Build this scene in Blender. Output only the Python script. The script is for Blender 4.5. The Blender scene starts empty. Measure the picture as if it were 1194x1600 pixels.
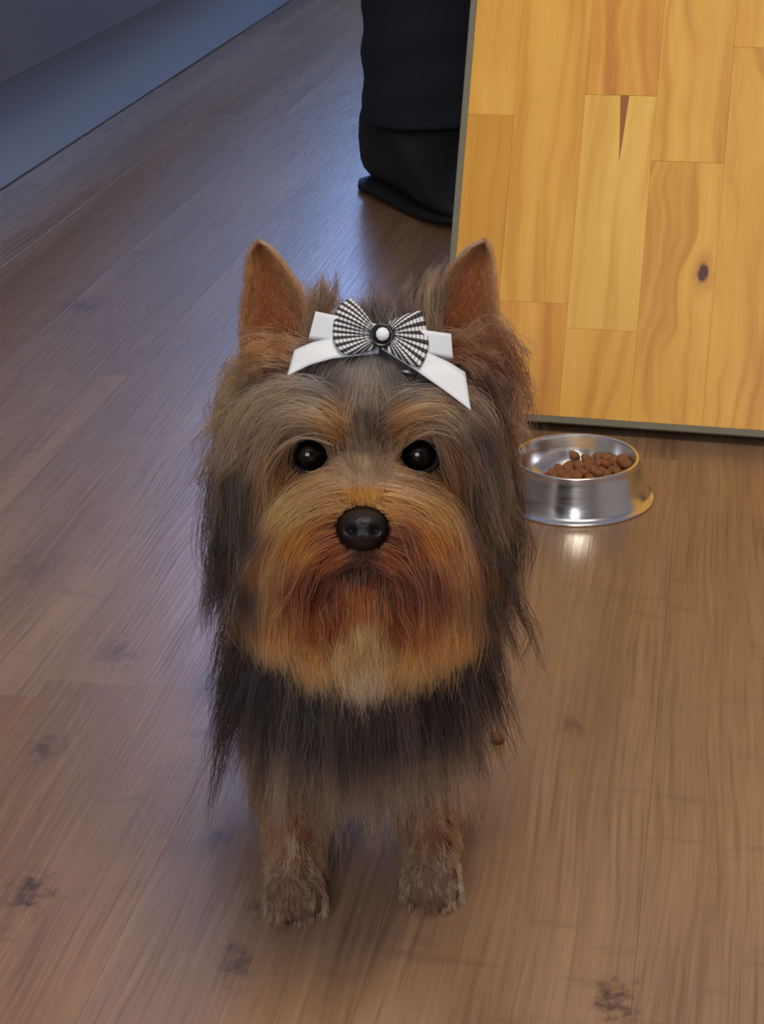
import bpy, bmesh, math, random
import numpy as np
from mathutils import Vector, Matrix, Euler
from mathutils.bvhtree import BVHTree

rng = np.random.default_rng(7)
random.seed(7)
SC = bpy.context.scene
COL = SC.collection

# ------------------------------------------------------------------ camera
CAM_POS = np.array([0.0, 0.0, 0.60])
PITCH, ROLL, FPX = math.radians(23.3), math.radians(1.5), 2900.0
FWD = np.array([0, math.cos(PITCH), -math.sin(PITCH)])
_r0 = np.array([1.0, 0, 0]); _u0 = np.array([0, math.sin(PITCH), math.cos(PITCH)])
RGT = _r0 * math.cos(ROLL) - _u0 * math.sin(ROLL)
UPV = _u0 * math.cos(ROLL) + _r0 * math.sin(ROLL)
cam = bpy.data.cameras.new('camera')
cam_o = bpy.data.objects.new('camera', cam); COL.objects.link(cam_o)
cam.sensor_fit = 'VERTICAL'; cam.sensor_height = 24.0
cam.lens = 24.0 * FPX / 1600.0
cam.clip_start = 0.02
_m = Matrix(((RGT[0], UPV[0], -FWD[0], CAM_POS[0]), (RGT[1], UPV[1], -FWD[1], CAM_POS[1]),
             (RGT[2], UPV[2], -FWD[2], CAM_POS[2]), (0, 0, 0, 1)))
cam_o.matrix_world = _m
SC.camera = cam_o

# ------------------------------------------------------------------ world, lights, exposure
SC.view_settings.view_transform = 'Standard'
SC.view_settings.look = 'None'
SC.view_settings.gamma = 1.0
SC.view_settings.use_curve_mapping = False
SC.view_settings.exposure = 0.0
SC.cycles.use_denoising = True
SC.cycles.max_bounces = 8
SC.cycles.transparent_max_bounces = 8

world = bpy.data.worlds.new('sky'); SC.world = world
world.use_nodes = True
world.node_tree.nodes['Background'].inputs[0].default_value = (0.45, 0.62, 1.0, 1)
world.node_tree.nodes['Background'].inputs[1].default_value = 1.0

YAW = math.radians(10.8)                       # the room is turned against the camera
def RW(c, a, z=0.0):                           # room coordinates (across the boards, along the boards) -> world
    return Vector((c * math.cos(YAW) + a * math.sin(YAW), -c * math.sin(YAW) + a * math.cos(YAW), z))
ROOM_ROT = Matrix.Rotation(-YAW, 4, 'Z')

def area(name, loc, aim, sx, sy, power, color):
    l = bpy.data.lights.new(name, 'AREA'); l.shape = 'RECTANGLE'; l.size = sx; l.size_y = sy
    l.energy = power; l.color = color
    o = bpy.data.objects.new(name, l); COL.objects.link(o)
    o.location = loc
    o.rotation_euler = (Vector(aim) - Vector(loc)).to_track_quat('-Z', 'Y').to_euler()
    return o
# daylight of the unseen window at the far end (bluish) and of the window behind the camera; light of an added pendant lamp
area('daylight_far_window', RW(-0.50, 4.93, 1.45), RW(-0.50, 0, 1.45), 2.06, 1.34, 72, (0.28, 0.48, 1.0))
area('daylight_near_window', RW(-0.35, -1.93, 1.55), RW(-0.35, 3, 0.6), 1.3, 1.1, 34, (0.97, 0.97, 1.0))
area('added_pendant_light', RW(0.15, 0.35, 1.86), RW(0.15, 0.35, 0), 0.6, 0.6, 23, (1.0, 0.87, 0.66))

# ------------------------------------------------------------------ helpers
def s2l(c):
    c = np.asarray(c, float)
    if c.max() > 1.0: c = c / 255.0
    return np.where(c <= 0.04045, c / 12.92, ((c + 0.055) / 1.055) ** 2.4)
def rgba(c): return (*[float(x) for x in s2l(c)], 1.0)

def link_mesh(name, me, mat=None, parent=None):
    o = bpy.data.objects.new(name, me); COL.objects.link(o)
    if mat is not None and len(me.materials) == 0: me.materials.append(mat)
    if parent is not None: o.parent = parent
    return o
def obj(name, bm, mat, parent=None, smooth=False):
    me = bpy.data.meshes.new(name); bm.to_mesh(me); bm.free()
    if smooth:
        for p in me.polygons: p.use_smooth = True
    return link_mesh(name, me, mat, parent)
def thing(name, label, cat, loc=(0, 0, 0), rot=None, group=None):
    o = bpy.data.objects.new(name, None); COL.objects.link(o)
    o.empty_display_size = 0.02
    m = Matrix.Translation(loc)
    if rot is not None: m = m @ rot
    o.matrix_world = m
    tag(o, label, cat, group); return o
def tag(o, label=None, cat=None, group=None, kind=None):
    if label: o['label'] = label
    if cat: o['category'] = cat
    if group: o['group'] = group
    if kind: o['kind'] = kind
    return o
def bm_box(bm, lo, hi, bevel=0.0, mat=None):
    r = bmesh.ops.create_cube(bm, size=1.0)
    vs = r['verts']
    for v in vs:
        v.co = Vector([(lo[i] + hi[i]) / 2 + v.co[i] * (hi[i] - lo[i]) for i in range(3)])
        if mat is not None: v.co = mat @ v.co
    if bevel > 0:
        es = list({e for v in vs for e in v.link_edges})
        bmesh.ops.bevel(bm, geom=es, offset=bevel, segments=1, affect='EDGES', profile=0.5)
    return bm
def box(name, lo, hi, mat, parent=None, bevel=0.0):
    return obj(name, bm_box(bmesh.new(), lo, hi, bevel), mat, parent)
def lathe(bm, prof, seg=64, center=(0, 0)):
    rings = []
    for r, z in prof:
        if r < 1e-6: rings.append([bm.verts.new((center[0], center[1], z))])
        else: rings.append([bm.verts.new((center[0] + r * math.cos(2 * math.pi * k / seg), center[1] + r * math.sin(2 * math.pi * k / seg), z)) for k in range(seg)])
    for A, B in zip(rings[:-1], rings[1:]):
        for k in range(seg):
            k2 = (k + 1) % seg
            if len(A) == 1 and len(B) == 1: continue
            if len(A) == 1: bm.faces.new((A[0], B[k2], B[k]))
            elif len(B) == 1: bm.faces.new((A[k], A[k2], B[0]))
            else: bm.faces.new((A[k], A[k2], B[k2], B[k]))
    bmesh.ops.recalc_face_normals(bm, faces=bm.faces)
    return bm

# ------------------------------------------------------------------ materials
def new_mat(name):
    m = bpy.data.materials.new(name); m.use_nodes = True
    return m, m.node_tree.nodes, m.node_tree.links, m.node_tree.nodes['Principled BSDF']
def simple(name, col, rough=0.5, metal=0.0, spec=0.5, coat=0.0, noise=0.0, nscale=40.0, bump=0.0):
    m, N, L, P = new_mat(name)
    P.inputs['Base Color'].default_value = rgba(col)
    P.inputs['Roughness'].default_value = rough
    P.inputs['Metallic'].default_value = metal
    P.inputs['Specular IOR Level'].default_value = spec
    P.inputs['Coat Weight'].default_value = coat
    if noise or bump:
        tc = N.new('ShaderNodeTexCoord'); nz = N.new('ShaderNodeTexNoise')
        nz.inputs['Scale'].default_value = nscale; nz.inputs['Detail'].default_value = 5
        L.new(tc.outputs['Object'], nz.inputs['Vector'])
        if noise:
            mx = N.new('ShaderNodeMixRGB'); mx.blend_type = 'MIX'
            c = np.array(s2l(col))
            mx.inputs[1].default_value = (*np.clip(c * (1 - noise), 0, 1), 1); mx.inputs[2].default_value = (*np.clip(c * (1 + noise), 0, 1), 1)
            L.new(nz.outputs['Fac'], mx.inputs[0]); L.new(mx.outputs[0], P.inputs['Base Color'])
        if bump:
            b = N.new('ShaderNodeBump'); b.inputs['Strength'].default_value = bump; b.inputs['Distance'].default_value = 0.002
            L.new(nz.outputs['Fac'], b.inputs['Height']); L.new(b.outputs[0], P.inputs['Normal'])
    return m

class NT:                                             # small node-graph writer
    def __init__(s, m): s.N, s.L = m.node_tree.nodes, m.node_tree.links
    def n(s, t, **kw):
        x = s.N.new(t)
        for k, v in kw.items(): setattr(x, k, v)
        return x
    def put(s, sock, v):
        if hasattr(v, 'is_output') or isinstance(v, bpy.types.NodeSocket): s.L.new(v, sock)
        else: sock.default_value = v
    def math(s, op, a, b=0.0, c=None, clamp=False):
        x = s.n('ShaderNodeMath', operation=op, use_clamp=clamp)
        s.put(x.inputs[0], a); s.put(x.inputs[1], b)
        if c is not None: s.put(x.inputs[2], c)
        return x.outputs[0]
    def vmath(s, op, a, b=(0, 0, 0)):
        x = s.n('ShaderNodeVectorMath', operation=op)
        s.put(x.inputs[0], a); s.put(x.inputs[1], b)
        return x.outputs['Value'] if op in ('LENGTH', 'DISTANCE', 'DOT_PRODUCT') else x.outputs[0]
    def noise(s, vec, scale, detail=4, rough=0.55, dist=0.0):
        x = s.n('ShaderNodeTexNoise'); s.put(x.inputs['Vector'], vec)
        x.inputs['Scale'].default_value = scale; x.inputs['Detail'].default_value = detail
        x.inputs['Roughness'].default_value = rough; x.inputs['Distortion'].default_value = dist
        return x.outputs['Fac']
    def ramp(s, fac, stops):
        x = s.n('ShaderNodeValToRGB'); s.put(x.inputs[0], fac)
        e = x.color_ramp.elements
        while len(e) < len(stops): e.new(0.5)
        for k, (p, c) in enumerate(stops):
            e[k].position = p
            e[k].color = (c, c, c, 1) if isinstance(c, (int, float)) else rgba(c)
        return x.outputs[0]
    def mix(s, fac, a, b, mode='MIX'):
        x = s.n('ShaderNodeMixRGB', blend_type=mode)
        s.put(x.inputs[0], fac)
        for i, v in ((1, a), (2, b)):
            s.put(x.inputs[i], v if not isinstance(v, tuple) or len(v) == 4 else rgba(v))
        return x.outputs[0]
    def mapping(s, vec, scale=(1, 1, 1), loc=(0, 0, 0)):
        x = s.n('ShaderNodeMapping'); s.put(x.inputs['Vector'], vec)
        x.inputs['Scale'].default_value = scale; x.inputs['Location'].default_value = loc
        return x.outputs[0]

def oak_floor():
    m, N, L, P = new_mat('laminate_oak'); g = NT(m)
    tc = g.n('ShaderNodeTexCoord'); oi = g.n('ShaderNodeObjectInfo'); geo = g.n('ShaderNodeNewGeometry')
    rnd = oi.outputs['Random']
    off = g.n('ShaderNodeCombineXYZ'); L.new(g.math('MULTIPLY', rnd, 37.0), off.inputs[0]); L.new(g.math('MULTIPLY', rnd, 91.0), off.inputs[1])
    base = g.vmath('ADD', tc.outputs['Object'], off.outputs[0])        # X across, Y along the board
    wob = g.noise(g.mapping(base, (6, 1.6, 1)), 1.0, 3)
    # cathedral figure, growth lines, pores
    q = g.mapping(base, (1, 0.10, 1))
    warp = g.n('ShaderNodeCombineXYZ'); L.new(g.math('MULTIPLY', g.math('SUBTRACT', wob, 0.5), 0.045), warp.inputs[0])
    qw = g.vmath('ADD', q, warp.outputs[0])
    lines = g.noise(g.mapping(qw, (300, 70, 1)), 1.0, 2, 0.5)
    broad = g.noise(g.mapping(qw, (22, 12, 1)), 1.0, 3, 0.5)
    fine = g.noise(g.mapping(base, (700, 14, 1)), 1.0, 2, 0.6)
    cross = g.noise(g.mapping(base, (13, 60, 1)), 1.0, 4, 0.65, 0.6)          # ray flecks across the board
    patch = g.noise(g.mapping(base, (7, 2.2, 1)), 1.0, 3, 0.5)
    c = g.ramp(broad, [(0.28, (124, 92, 66)), (0.48, (142, 108, 80)), (0.70, (156, 122, 92))])
    c = g.mix(g.ramp(patch, [(0.35, 0.0), (0.65, 0.45)]), c, (126, 100, 82))
    c = g.mix(g.math('MULTIPLY', g.ramp(lines, [(0.34, 1.0), (0.47, 0.0)]), g.math('MULTIPLY', g.ramp(g.noise(g.mapping(base, (11, 5, 1)), 1.0, 3), [(0.35, 0.25), (0.65, 1.0)]), 0.46)), c, (92, 66, 47))
    c = g.mix(g.math('MULTIPLY', g.ramp(lines, [(0.54, 0.0), (0.68, 1.0)]), 0.20), c, (178, 142, 108))
    c = g.mix(g.math('MULTIPLY', g.ramp(fine, [(0.30, 1.0), (0.46, 0.0)]), 0.25), c, (84, 60, 44))
    c = g.mix(g.math('MULTIPLY', g.ramp(cross, [(0.30, 1.0), (0.42, 0.0)]), 0.40), c, (104, 78, 60))
    # tone of each board
    hsv = g.n('ShaderNodeHueSaturation'); L.new(c, hsv.inputs['Color'])
    L.new(g.math('MULTIPLY_ADD', rnd, 0.12, 0.97), hsv.inputs['Value']); L.new(g.math('MULTIPLY_ADD', rnd, -0.15, 1.06), hsv.inputs['Saturation'])
    c = hsv.outputs[0]
    # knots printed on the boards
    knots = [((-0.2018, 0.870), .016, .9), ((-0.218, 1.026), .016, .7), ((-0.083, 0.802), .014, .75), ((0.112, 0.762), .016, .9),
             ((-0.099, 0.92), .012, .6), ((-0.19, 1.155), .022, .5), ((0.118, 1.04), .014, .55), ((-0.075, 0.85), .010, .5), ((-0.33, 2.0), .03, .5), ((0.335, 1.36), .018, .6), ((-0.27, 1.30), .03, .35)]
    wn = g.noise(geo.outputs['Position'], 110.0, 5, 0.65)
    for (kx, ky), kr, ks in knots:
        d = g.vmath('SUBTRACT', geo.outputs['Position'], (kx, ky, 0.0))
        d = g.mapping(d, (1.0, 0.62, 0))
        dist = g.math('DIVIDE', g.math('ADD', g.vmath('LENGTH', d), g.math('MULTIPLY', g.math('SUBTRACT', wn, 0.5), kr * 3.2)), kr)
        c = g.mix(g.math('MULTIPLY', g.ramp(dist, [(0.02, 1.0), (0.35, 0.55), (0.60, 0.22), (1.0, 0.0)]), ks), c, (72, 50, 42))
    L.new(c, P.inputs['Base Color'])
    L.new(g.ramp(lines, [(0.3, 0.34), (0.6, 0.26)]), P.inputs['Roughness'])
    P.inputs['Specular IOR Level'].default_value = 0.55
    b = g.n('ShaderNodeBump'); b.inputs['Strength'].default_value = 0.35; b.inputs['Distance'].default_value = 0.0006
    L.new(g.math('ADD', g.math('MULTIPLY', lines, 0.7), g.math('MULTIPLY', fine, 0.6)), b.inputs['Height']); L.new(b.outputs[0], P.inputs['Normal'])
    return m

def pine(name, light, mid, dark, seed, cath=0.0, knot=None, streak=None):
    """one finger-jointed pine stave, X across, Z along; coordinates are those of the board"""
    m, N, L, P = new_mat(name); g = NT(m)
    tc = g.n('ShaderNodeTexCoord'); co = tc.outputs['Object']
    p = g.vmath('ADD', co, (seed * 1.37, seed * 0.71, seed * 2.3))
    wob = g.noise(g.mapping(p, (5, 1, 3.0)), 1.0, 3)
    w = g.n('ShaderNodeCombineXYZ'); L.new(g.math('MULTIPLY', g.math('SUBTRACT', wob, 0.5), 0.05 + 0.10 * cath), w.inputs[0])
    q = g.vmath('ADD', g.mapping(p, (1, 1, 0.06)), w.outputs[0])
    if knot:                                             # rings flow round the knot
        d = g.vmath('SUBTRACT', co, (knot[0], 0, knot[1]))
        d = g.mapping(d, (1, 0, 0.55)); dl = g.vmath('LENGTH', d)
        push = g.n('ShaderNodeCombineXYZ'); L.new(g.math('DIVIDE', 0.00012, g.math('ADD', dl, 0.006)), push.inputs[0])
        q = g.vmath('ADD', q, push.outputs[0])
    rings = g.noise(g.mapping(q, (75, 75, 60)), 1.0, 2, 0.5)
    fine = g.noise(g.mapping(p, (700, 700, 18)), 1.0, 3, 0.6)
    blotch = g.noise(g.mapping(p, (14, 14, 9)), 1.0, 3)
    c = g.ramp(rings, [(0.30, light), (0.52, mid), (0.68, dark)])
    c = g.mix(g.math('MULTIPLY', g.ramp(blotch, [(0.45, 0.0), (0.7, 1.0)]), 0.35), c, dark)
    c = g.mix(g.math('MULTIPLY', g.ramp(fine, [(0.35, 1.0), (0.55, 0.0)]), 0.22), c, dark)
    if knot:
        wn = g.noise(co, 120.0, 3)
        dd = g.math('ADD', dl, g.math('MULTIPLY', g.math('SUBTRACT', wn, 0.5), 0.004))
        c = g.mix(g.ramp(dd, [(0.0, 1.0), (0.25, 0.0)]) if False else g.math('MULTIPLY', g.ramp(g.math('MULTIPLY', dd, 40.0), [(0.18, 1.0), (0.55, 0.0)]), 0.55), c, (176, 112, 44))
        c = g.mix(g.ramp(g.math('MULTIPLY', dd, 40.0), [(0.14, 1.0), (0.22, 0.0)]), c, (88, 38, 22))
    if streak:
        d = g.vmath('SUBTRACT', co, (streak[0], 0, streak[1]))
        sx = g.n('ShaderNodeSeparateXYZ'); L.new(d, sx.inputs[0])
        half = g.math('MULTIPLY_ADD', sx.outputs[2], 0.066, 0.0040)      # widest at the joint, pointed below
        inside = g.math('LESS_THAN', g.math('ABSOLUTE', g.math('ADD', sx.outputs[0], g.math('MULTIPLY', g.math('SUBTRACT', wob, 0.5), 0.004))), half)
        below = g.math('GREATER_THAN', sx.outputs[2], -0.060)
        c = g.mix(g.math('MULTIPLY', g.math('MULTIPLY', inside, below), 0.92), c, (140, 72, 24))
    L.new(c, P.inputs['Base Color'])
    P.inputs['Roughness'].default_value = 0.42
    P.inputs['Specular IOR Level'].default_value = 0.35
    b = g.n('ShaderNodeBump'); b.inputs['Strength'].default_value = 0.12; b.inputs['Distance'].default_value = 0.0005
    L.new(fine, b.inputs['Height']); L.new(b.outputs[0], P.inputs['Normal'])
    return m

M = {}
M['floor'] = oak_floor()
M['subfloor'] = simple('dark_joint', (70, 52, 38), 0.9, noise=0.1)
M['wall'] = simple('wall_paint', (176, 170, 162), 0.9, noise=0.04, nscale=6, bump=0.05)
M['ceiling'] = simple('ceiling_paint', (225, 224, 220), 0.95, noise=0.03, nscale=6)
M['cab'] = simple('cabinet_front_grey', (112, 106, 110), 0.5, noise=0.03, nscale=3)
M['plinth'] = simple('plinth_satin', (158, 164, 172), 0.36, spec=0.5, noise=0.03, nscale=3)
M['worktop'] = simple('worktop_grey', (96, 92, 88), 0.4, noise=0.25, nscale=60)
M['steel'] = simple('brushed_steel_handle', (190, 190, 190), 0.3, metal=1.0, noise=0.05, nscale=80)
M['grey_edge'] = simple('grey_edging', (124, 122, 108), 0.9, spec=0.1, noise=0.08, nscale=60)
M['frame'] = simple('white_frame', (225, 226, 228), 0.4, noise=0.02)
M['lampglass'] = simple('opal_lamp_shade', (240, 236, 226), 0.35, noise=0.02)
_g, _N, _L, _P = new_mat('window_glass')
_t = _N.new('ShaderNodeBsdfTransparent'); _gl = _N.new('ShaderNodeBsdfGlossy'); _gl.inputs['Roughness'].default_value = 0.02
_mx = _N.new('ShaderNodeMixShader'); _mx.inputs[0].default_value = 0.06
_L.new(_t.outputs[0], _mx.inputs[1]); _L.new(_gl.outputs[0], _mx.inputs[2]); _L.new(_mx.outputs[0], _N['Material Output'].inputs[0])
M['glass'] = _g

# ------------------------------------------------------------------ room shell
C0, C1, A0, A1, ZC = -1.62, 2.3, -2.0, 5.0, 2.45
BW = 0.137
def room_obj(name, bm, mat, parent=None, smooth=False):
    o = obj(name, bm, mat, None, smooth); o.matrix_world = ROOM_ROT
    if parent is not None:
        o.parent = parent; o.matrix_parent_inverse = parent.matrix_world.inverted()
    return o
def room_box(name, lo, hi, mat, parent=None, bevel=0.0):
    return room_obj(name, bm_box(bmesh.new(), lo, hi, bevel), mat, parent)

floor = tag(room_box('floor', (C0, A0, -0.05), (C1, A1, -0.0016), M['subfloor']), kind='structure')
joints = {-5: [0.35, 1.676, 2.95, 4.2], -4: [-0.2, 1.032, 2.3, 3.55, 4.8], -3: [1.056, 2.35, 3.6], -2: [0.30, 1.62, 2.9, 4.15]}
row0 = -0.025
for k in range(-12, 18):
    lo, hi = row0 + k * BW, row0 + (k + 1) * BW
    lo, hi = max(lo, C0), min(hi, C1)
    if hi - lo < 0.01: continue
    js = joints.get(k)
    if js is None:
        s = A0 + 0.15 + ((k * 0.479) % 1.28); js = []
        while s < A1 - 0.1: js.append(s); s += 1.28
    ends = [A0] + sorted(js) + [A1]
    for a, b in zip(ends[:-1], ends[1:]):
        gp = 0.00006
        bm = bm_box(bmesh.new(), (-(hi - lo) / 2 + gp, -(b - a) / 2 + gp, -0.0015), ((hi - lo) / 2 - gp, (b - a) / 2 - gp, 0.0), 0.0001)
        o = obj('plank', bm, M['floor'])
        o.matrix_world = Matrix.Translation(RW((lo + hi) / 2, (a + b) / 2)) @ ROOM_ROT
        o.parent = floor; o.matrix_parent_inverse = floor.matrix_world.inverted()

T = 0.12
def wall_with_hole(name, axis, pos, out, hole):
    """axis 'a': wall of constant a; hole = (lo, hi, z0, z1) or None; out = +1 / -1 side on which the thickness lies"""
    bm = bmesh.new()
    p0, p1 = sorted((pos, pos + out * T))
    def bx(l0, l1, z0, z1):
        if axis == 'a': bm_box(bm, (l0, p0, z0), (l1, p1, z1))
        else: bm_box(bm, (p0, l0, z0), (p1, l1, z1))
    L0, L1 = (C0 - T, C1 + T) if axis == 'a' else (A0, A1)
    if hole is None: bx(L0, L1, -0.05, ZC)
    else:
        h0, h1, z0, z1 = hole
        bx(L0, h0, -0.05, ZC); bx(h1, L1, -0.05, ZC)
        if z0 > 0: bx(h0, h1, -0.05, z0)
        bx(h0, h1, z1, ZC)
    return tag(room_obj(name, bm, M['wall']), kind='structure')
wall_with_hole('wall_left', 'c', C0, -1, None)
wall_with_hole('wall_right', 'c', C1, 1, None)
wall_with_hole('wall_back', 'a', A1, 1, (-1.56, 0.56, 0.74, 2.16))
wall_with_hole('wall_front', 'a', A0, -1, (-1.05, 0.35, 0.95, 2.15))
tag(room_box('ceiling', (C0 - T, A0 - T, ZC), (C1 + T, A1 + T, ZC + 0.1), M['ceiling']), kind='structure')
def window(name, lo, hi, z0, z1, a0, a1):
    w = tag(room_obj(name, bm_box(bmesh.new(), (lo, a0, z0), (hi, a1, z0 + 0.05)), M['frame']), kind='structure')
    room_box('window_frame', (lo, a0, z1 - 0.05), (hi, a1, z1), M['frame'], w)
    for x in (lo, (lo + hi) / 2 - 0.025, hi - 0.05):
        room_box('window_frame', (x, a0, z0 + 0.05), (x + 0.05, a1, z1 - 0.05), M['frame'], w)
    am = (a0 + a1) / 2
    for x0, x1 in ((lo + 0.05, (lo + hi) / 2 - 0.025), ((lo + hi) / 2 + 0.025, hi - 0.05)):
        room_box('pane', (x0, am - 0.003, z0 + 0.05), (x1, am + 0.003, z1 - 0.05), M['glass'], w)
window('window_1', -1.56, 0.56, 0.74, 2.16, A1 + 0.03, A1 + 0.09)
window('window_2', -1.05, 0.35, 0.95, 2.15, A0 - 0.09, A0 - 0.03)
tag(room_box('baseboard_right', (C1 - 0.015, A0, 0), (C1, A1, 0.07), M['frame'], bevel=0.003), kind='structure')
tag(room_box('baseboard_back', (C0, A1 - 0.015, 0), (C1 - 0.016, A1, 0.07), M['frame'], bevel=0.003), kind='structure')

cl = thing('added_pendant_lamp', 'round opal pendant lamp, added out of view to light the foreground', 'lamp', RW(0.15, 0.35, ZC))  # invented lamp, hung low so its light fades towards the far floor
obj('lamp_shade', lathe(bmesh.new(), [(0.44, -0.585), (0.44, -0.56), (0.10, -0.48), (0.03, -0.46), (0.03, -0.45), (0.12, -0.475), (0.45, -0.56), (0.45, -0.585), (0.44, -0.585)], 32), M['lampglass'], cl, True)
obj('cord', lathe(bmesh.new(), [(0, -0.47), (0.004, -0.47), (0.004, -0.02), (0.05, -0.02), (0.05, -0.0005), (0, -0.0005)], 16), M['frame'], cl, True)

# ------------------------------------------------------------------ kitchen cabinets at the left
PL = -0.992                                             # front of the plinth
DOORF = PL + 0.07
tag(room_box('baseboard_left', (PL - 0.016, 0.2, 0.0012), (PL, 4.55, 0.189), M['plinth'], bevel=0.0008), kind='structure')
a = 0.2; k = 0
units = [(0.2, 0.8), (0.8, 1.4), (1.4, 2.15), (2.15, 3.35), (3.35, 3.95), (3.95, 4.55)]
where = ['beside the near end', 'one along from the near end', 'just short of the wide one', 'the wide one', 'just beyond the wide one', 'at the far end']
for (a0, a1), wh in zip(units, where):
    t = thing('kitchen_cabinet', 'pale grey kitchen base cabinet above the plinth, ' + wh, 'cabinet', RW(DOORF, a0, 0), ROOM_ROT)
    t['group'] = 'kitchen base cabinets in a row'
    w = a1 - a0
    box('body', (-0.56, 0.0005, 0.190), (-0.021, w - 0.0005, 0.86), M['cab'], t)
    box('door', (-0.019, 0.0004, 0.172), (0.0, w - 0.0004, 0.855), M['cab'], t, 0.0015)
    box('handle', (0.0, w / 2 - 0.07, 0.80), (0.025, w / 2 + 0.07, 0.812), M['steel'], t, 0.002)
wt = room_box('worktop', (C0 + 0.004, 0.2, 0.8605), (DOORF + 0.02, 4.55, 0.90), M['worktop'], bevel=0.002)
tag(wt, 'grey speckled worktop lying on the row of kitchen cabinets', 'worktop')

# ------------------------------------------------------------------ leaning pine board
PB = Vector((0.0519, 1.5891, 0.0110)); PE = Vector((0.9629, -0.27, 0)).normalized()
LEAN = math.radians(23.5)
PN = Vector((-PE.y, PE.x, 0))
PW = Vector((0, 0, 1)) * math.cos(LEAN) + PN * math.sin(LEAN)
PD = PE.cross(PW)                                       # towards the viewer
PROT = Matrix((PE, -PD, PW)).transposed().to_4x4()      # local x along the board, y away, z up the board
board = thing('pine_board', 'honey-coloured pine board of glued staves with grey edging, leaning behind the steel bowl', 'board', PB, PROT)
BWD, BHT, BTH = 0.80, 0.95, 0.029
palette = dict(a=((234, 180, 76), (228, 172, 68), (210, 150, 52)), b=((218, 160, 54), (210, 150, 46), (190, 128, 36)),
               c=((238, 192, 92), (232, 184, 83), (216, 162, 64)), d=((232, 174, 73), (218, 154, 57), (196, 128, 43)), e=((234, 184, 80), (226, 170, 67), (202, 140, 48)))
staves = [(0.0, 0.049, [0.2747, 0.62], 'baa', 0), (0.049, 0.112, [0.107, 0.58], 'dac', 0), (0.112, 0.176, [0.0858, 0.2952, 0.70], 'acde', 0.5),
          (0.176, 0.240, [0.2380, 0.66], 'eec', 1.0), (0.240, 0.304, [0.34, 0.8], 'eab', 1.0), (0.304, 0.368, [0.20, 0.60], 'cda', 0.4), (0.368, 0.432, [0.41], 'ab', 0.3),
          (0.432, 0.496, [0.15, 0.66], 'aec', 0.3), (0.496, 0.560, [0.5], 'ca', 0.2), (0.560, 0.624, [0.3, 0.72], 'dea', 0.3), (0.624, 0.688, [0.45], 'ba', 0.3), (0.688, BWD, [0.25, 0.6], 'ace', 0.3)]
ED = 0.0062
sd = 0
for s0, s1, js, pal, cath in staves:
    ends = [0.0] + js + [BHT]
    for i, (z0, z1) in enumerate(zip(ends[:-1], ends[1:])):
        sd += 1
        kn = st = None; ct = cath
        if abs(s0 - 0.176) < 1e-6 and i == 0: kn = (0.2297, 0.141)
        if abs(s0 - 0.112) < 1e-6 and i == 1: st, ct = (0.1475, 0.2952), 0.0
        if abs(s0 - 0.112) < 1e-6 and i == 2: ct = 1.0
        mt = pine('pine_stave', *palette[pal[i]], sd * 0.613, ct, kn, st)
        x0 = max(s0, ED) + 0.00005; x1 = min(s1, BWD - ED) - 0.00005
        y0 = max(z0, ED) + 0.00005; y1 = min(z1, BHT - ED) - 0.00005
        bm = bm_box(bmesh.new(), (x0, 0.0004 + 0.0003 * ((sd * 7) % 3) / 3, y0), (x1, BTH, y1), 0.00012)
        obj('stave', bm, mt, board)
for lo, hi in (((0, 0, 0), (ED, BTH, BHT)), ((BWD - ED, 0, 0), (BWD, BTH, BHT)), ((ED, 0, 0), (BWD - ED, BTH, ED)), ((ED, 0, BHT - ED), (BWD - ED, BTH, BHT))):
    o = box('edging', lo, hi, M['grey_edge'], board, 0.0008); o['label'] = 'thin grey edging strip'
for sx in (0.30, 0.66):                                 # struts behind carry the board
    top = Vector((sx, BTH, 0.62)); foot_w = PB + PE * sx + PW * 0.62 + PN * 0.16; foot_w.z = 0.0
    inv = (Matrix.Translation(PB) @ PROT).inverted()
    ft = inv @ foot_w
    d = (top - ft); ln = d.length; rot = d.to_track_quat('Z', 'X').to_matrix().to_4x4()
    bm = bm_box(bmesh.new(), (-0.015, -0.012, 0.006), (0.015, 0.012, ln), 0.002, Matrix.Translation(ft) @ rot)
    obj('strut', bm, palette and bpy.data.materials['pine_stave'], board)
# ------------------------------------------------------------------ steel bowl and kibble
BOWL = Vector((0.1605, 1.4162, 0.0))
steel, N, L, P = new_mat('polished_steel'); g = NT(steel)
P.inputs['Metallic'].default_value = 1.0
P.inputs['Base Color'].default_value = (0.82, 0.82, 0.83, 1)
tc = g.n('ShaderNodeTexCoord')
L.new(g.ramp(g.noise(g.mapping(tc.outputs['Object'], (30, 30, 400)), 1.0, 4), [(0.3, 0.17), (0.7, 0.27)]), P.inputs['Roughness'])
bowl = thing('dog_bowl', 'round polished steel dog bowl with flared foot, holding brown kibble, before the pine board', 'bowl', BOWL)
prof_out = [(0.0640, 0.0), (0.0650, 0.0006), (0.0650, 0.0016), (0.0640, 0.0024), (0.0615, 0.0032), (0.0598, 0.0052), (0.0570, 0.016), (0.0532, 0.029), (0.0518, 0.0340), (0.0518, 0.0352), (0.0510, 0.0362), (0.0498, 0.0362), (0.0488, 0.0352)]
prof_in = [(0.0484, 0.0335), (0.0474, 0.026), (0.0452, 0.018), (0.0405, 0.0105), (0.033, 0.0062), (0.020, 0.0048), (0.0, 0.0044)]
obj('outer_wall', lathe(bmesh.new(), prof_out, 96), steel, bowl, True)
obj('basin', lathe(bmesh.new(), [prof_out[-1]] + prof_in, 96), steel, bowl, True)
rb = lathe(bmesh.new(), [(0.0594, 0.0), (0.0620, 0.0), (0.0620, 0.0012), (0.0594, 0.0012), (0.0594, 0.0)], 64)
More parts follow.
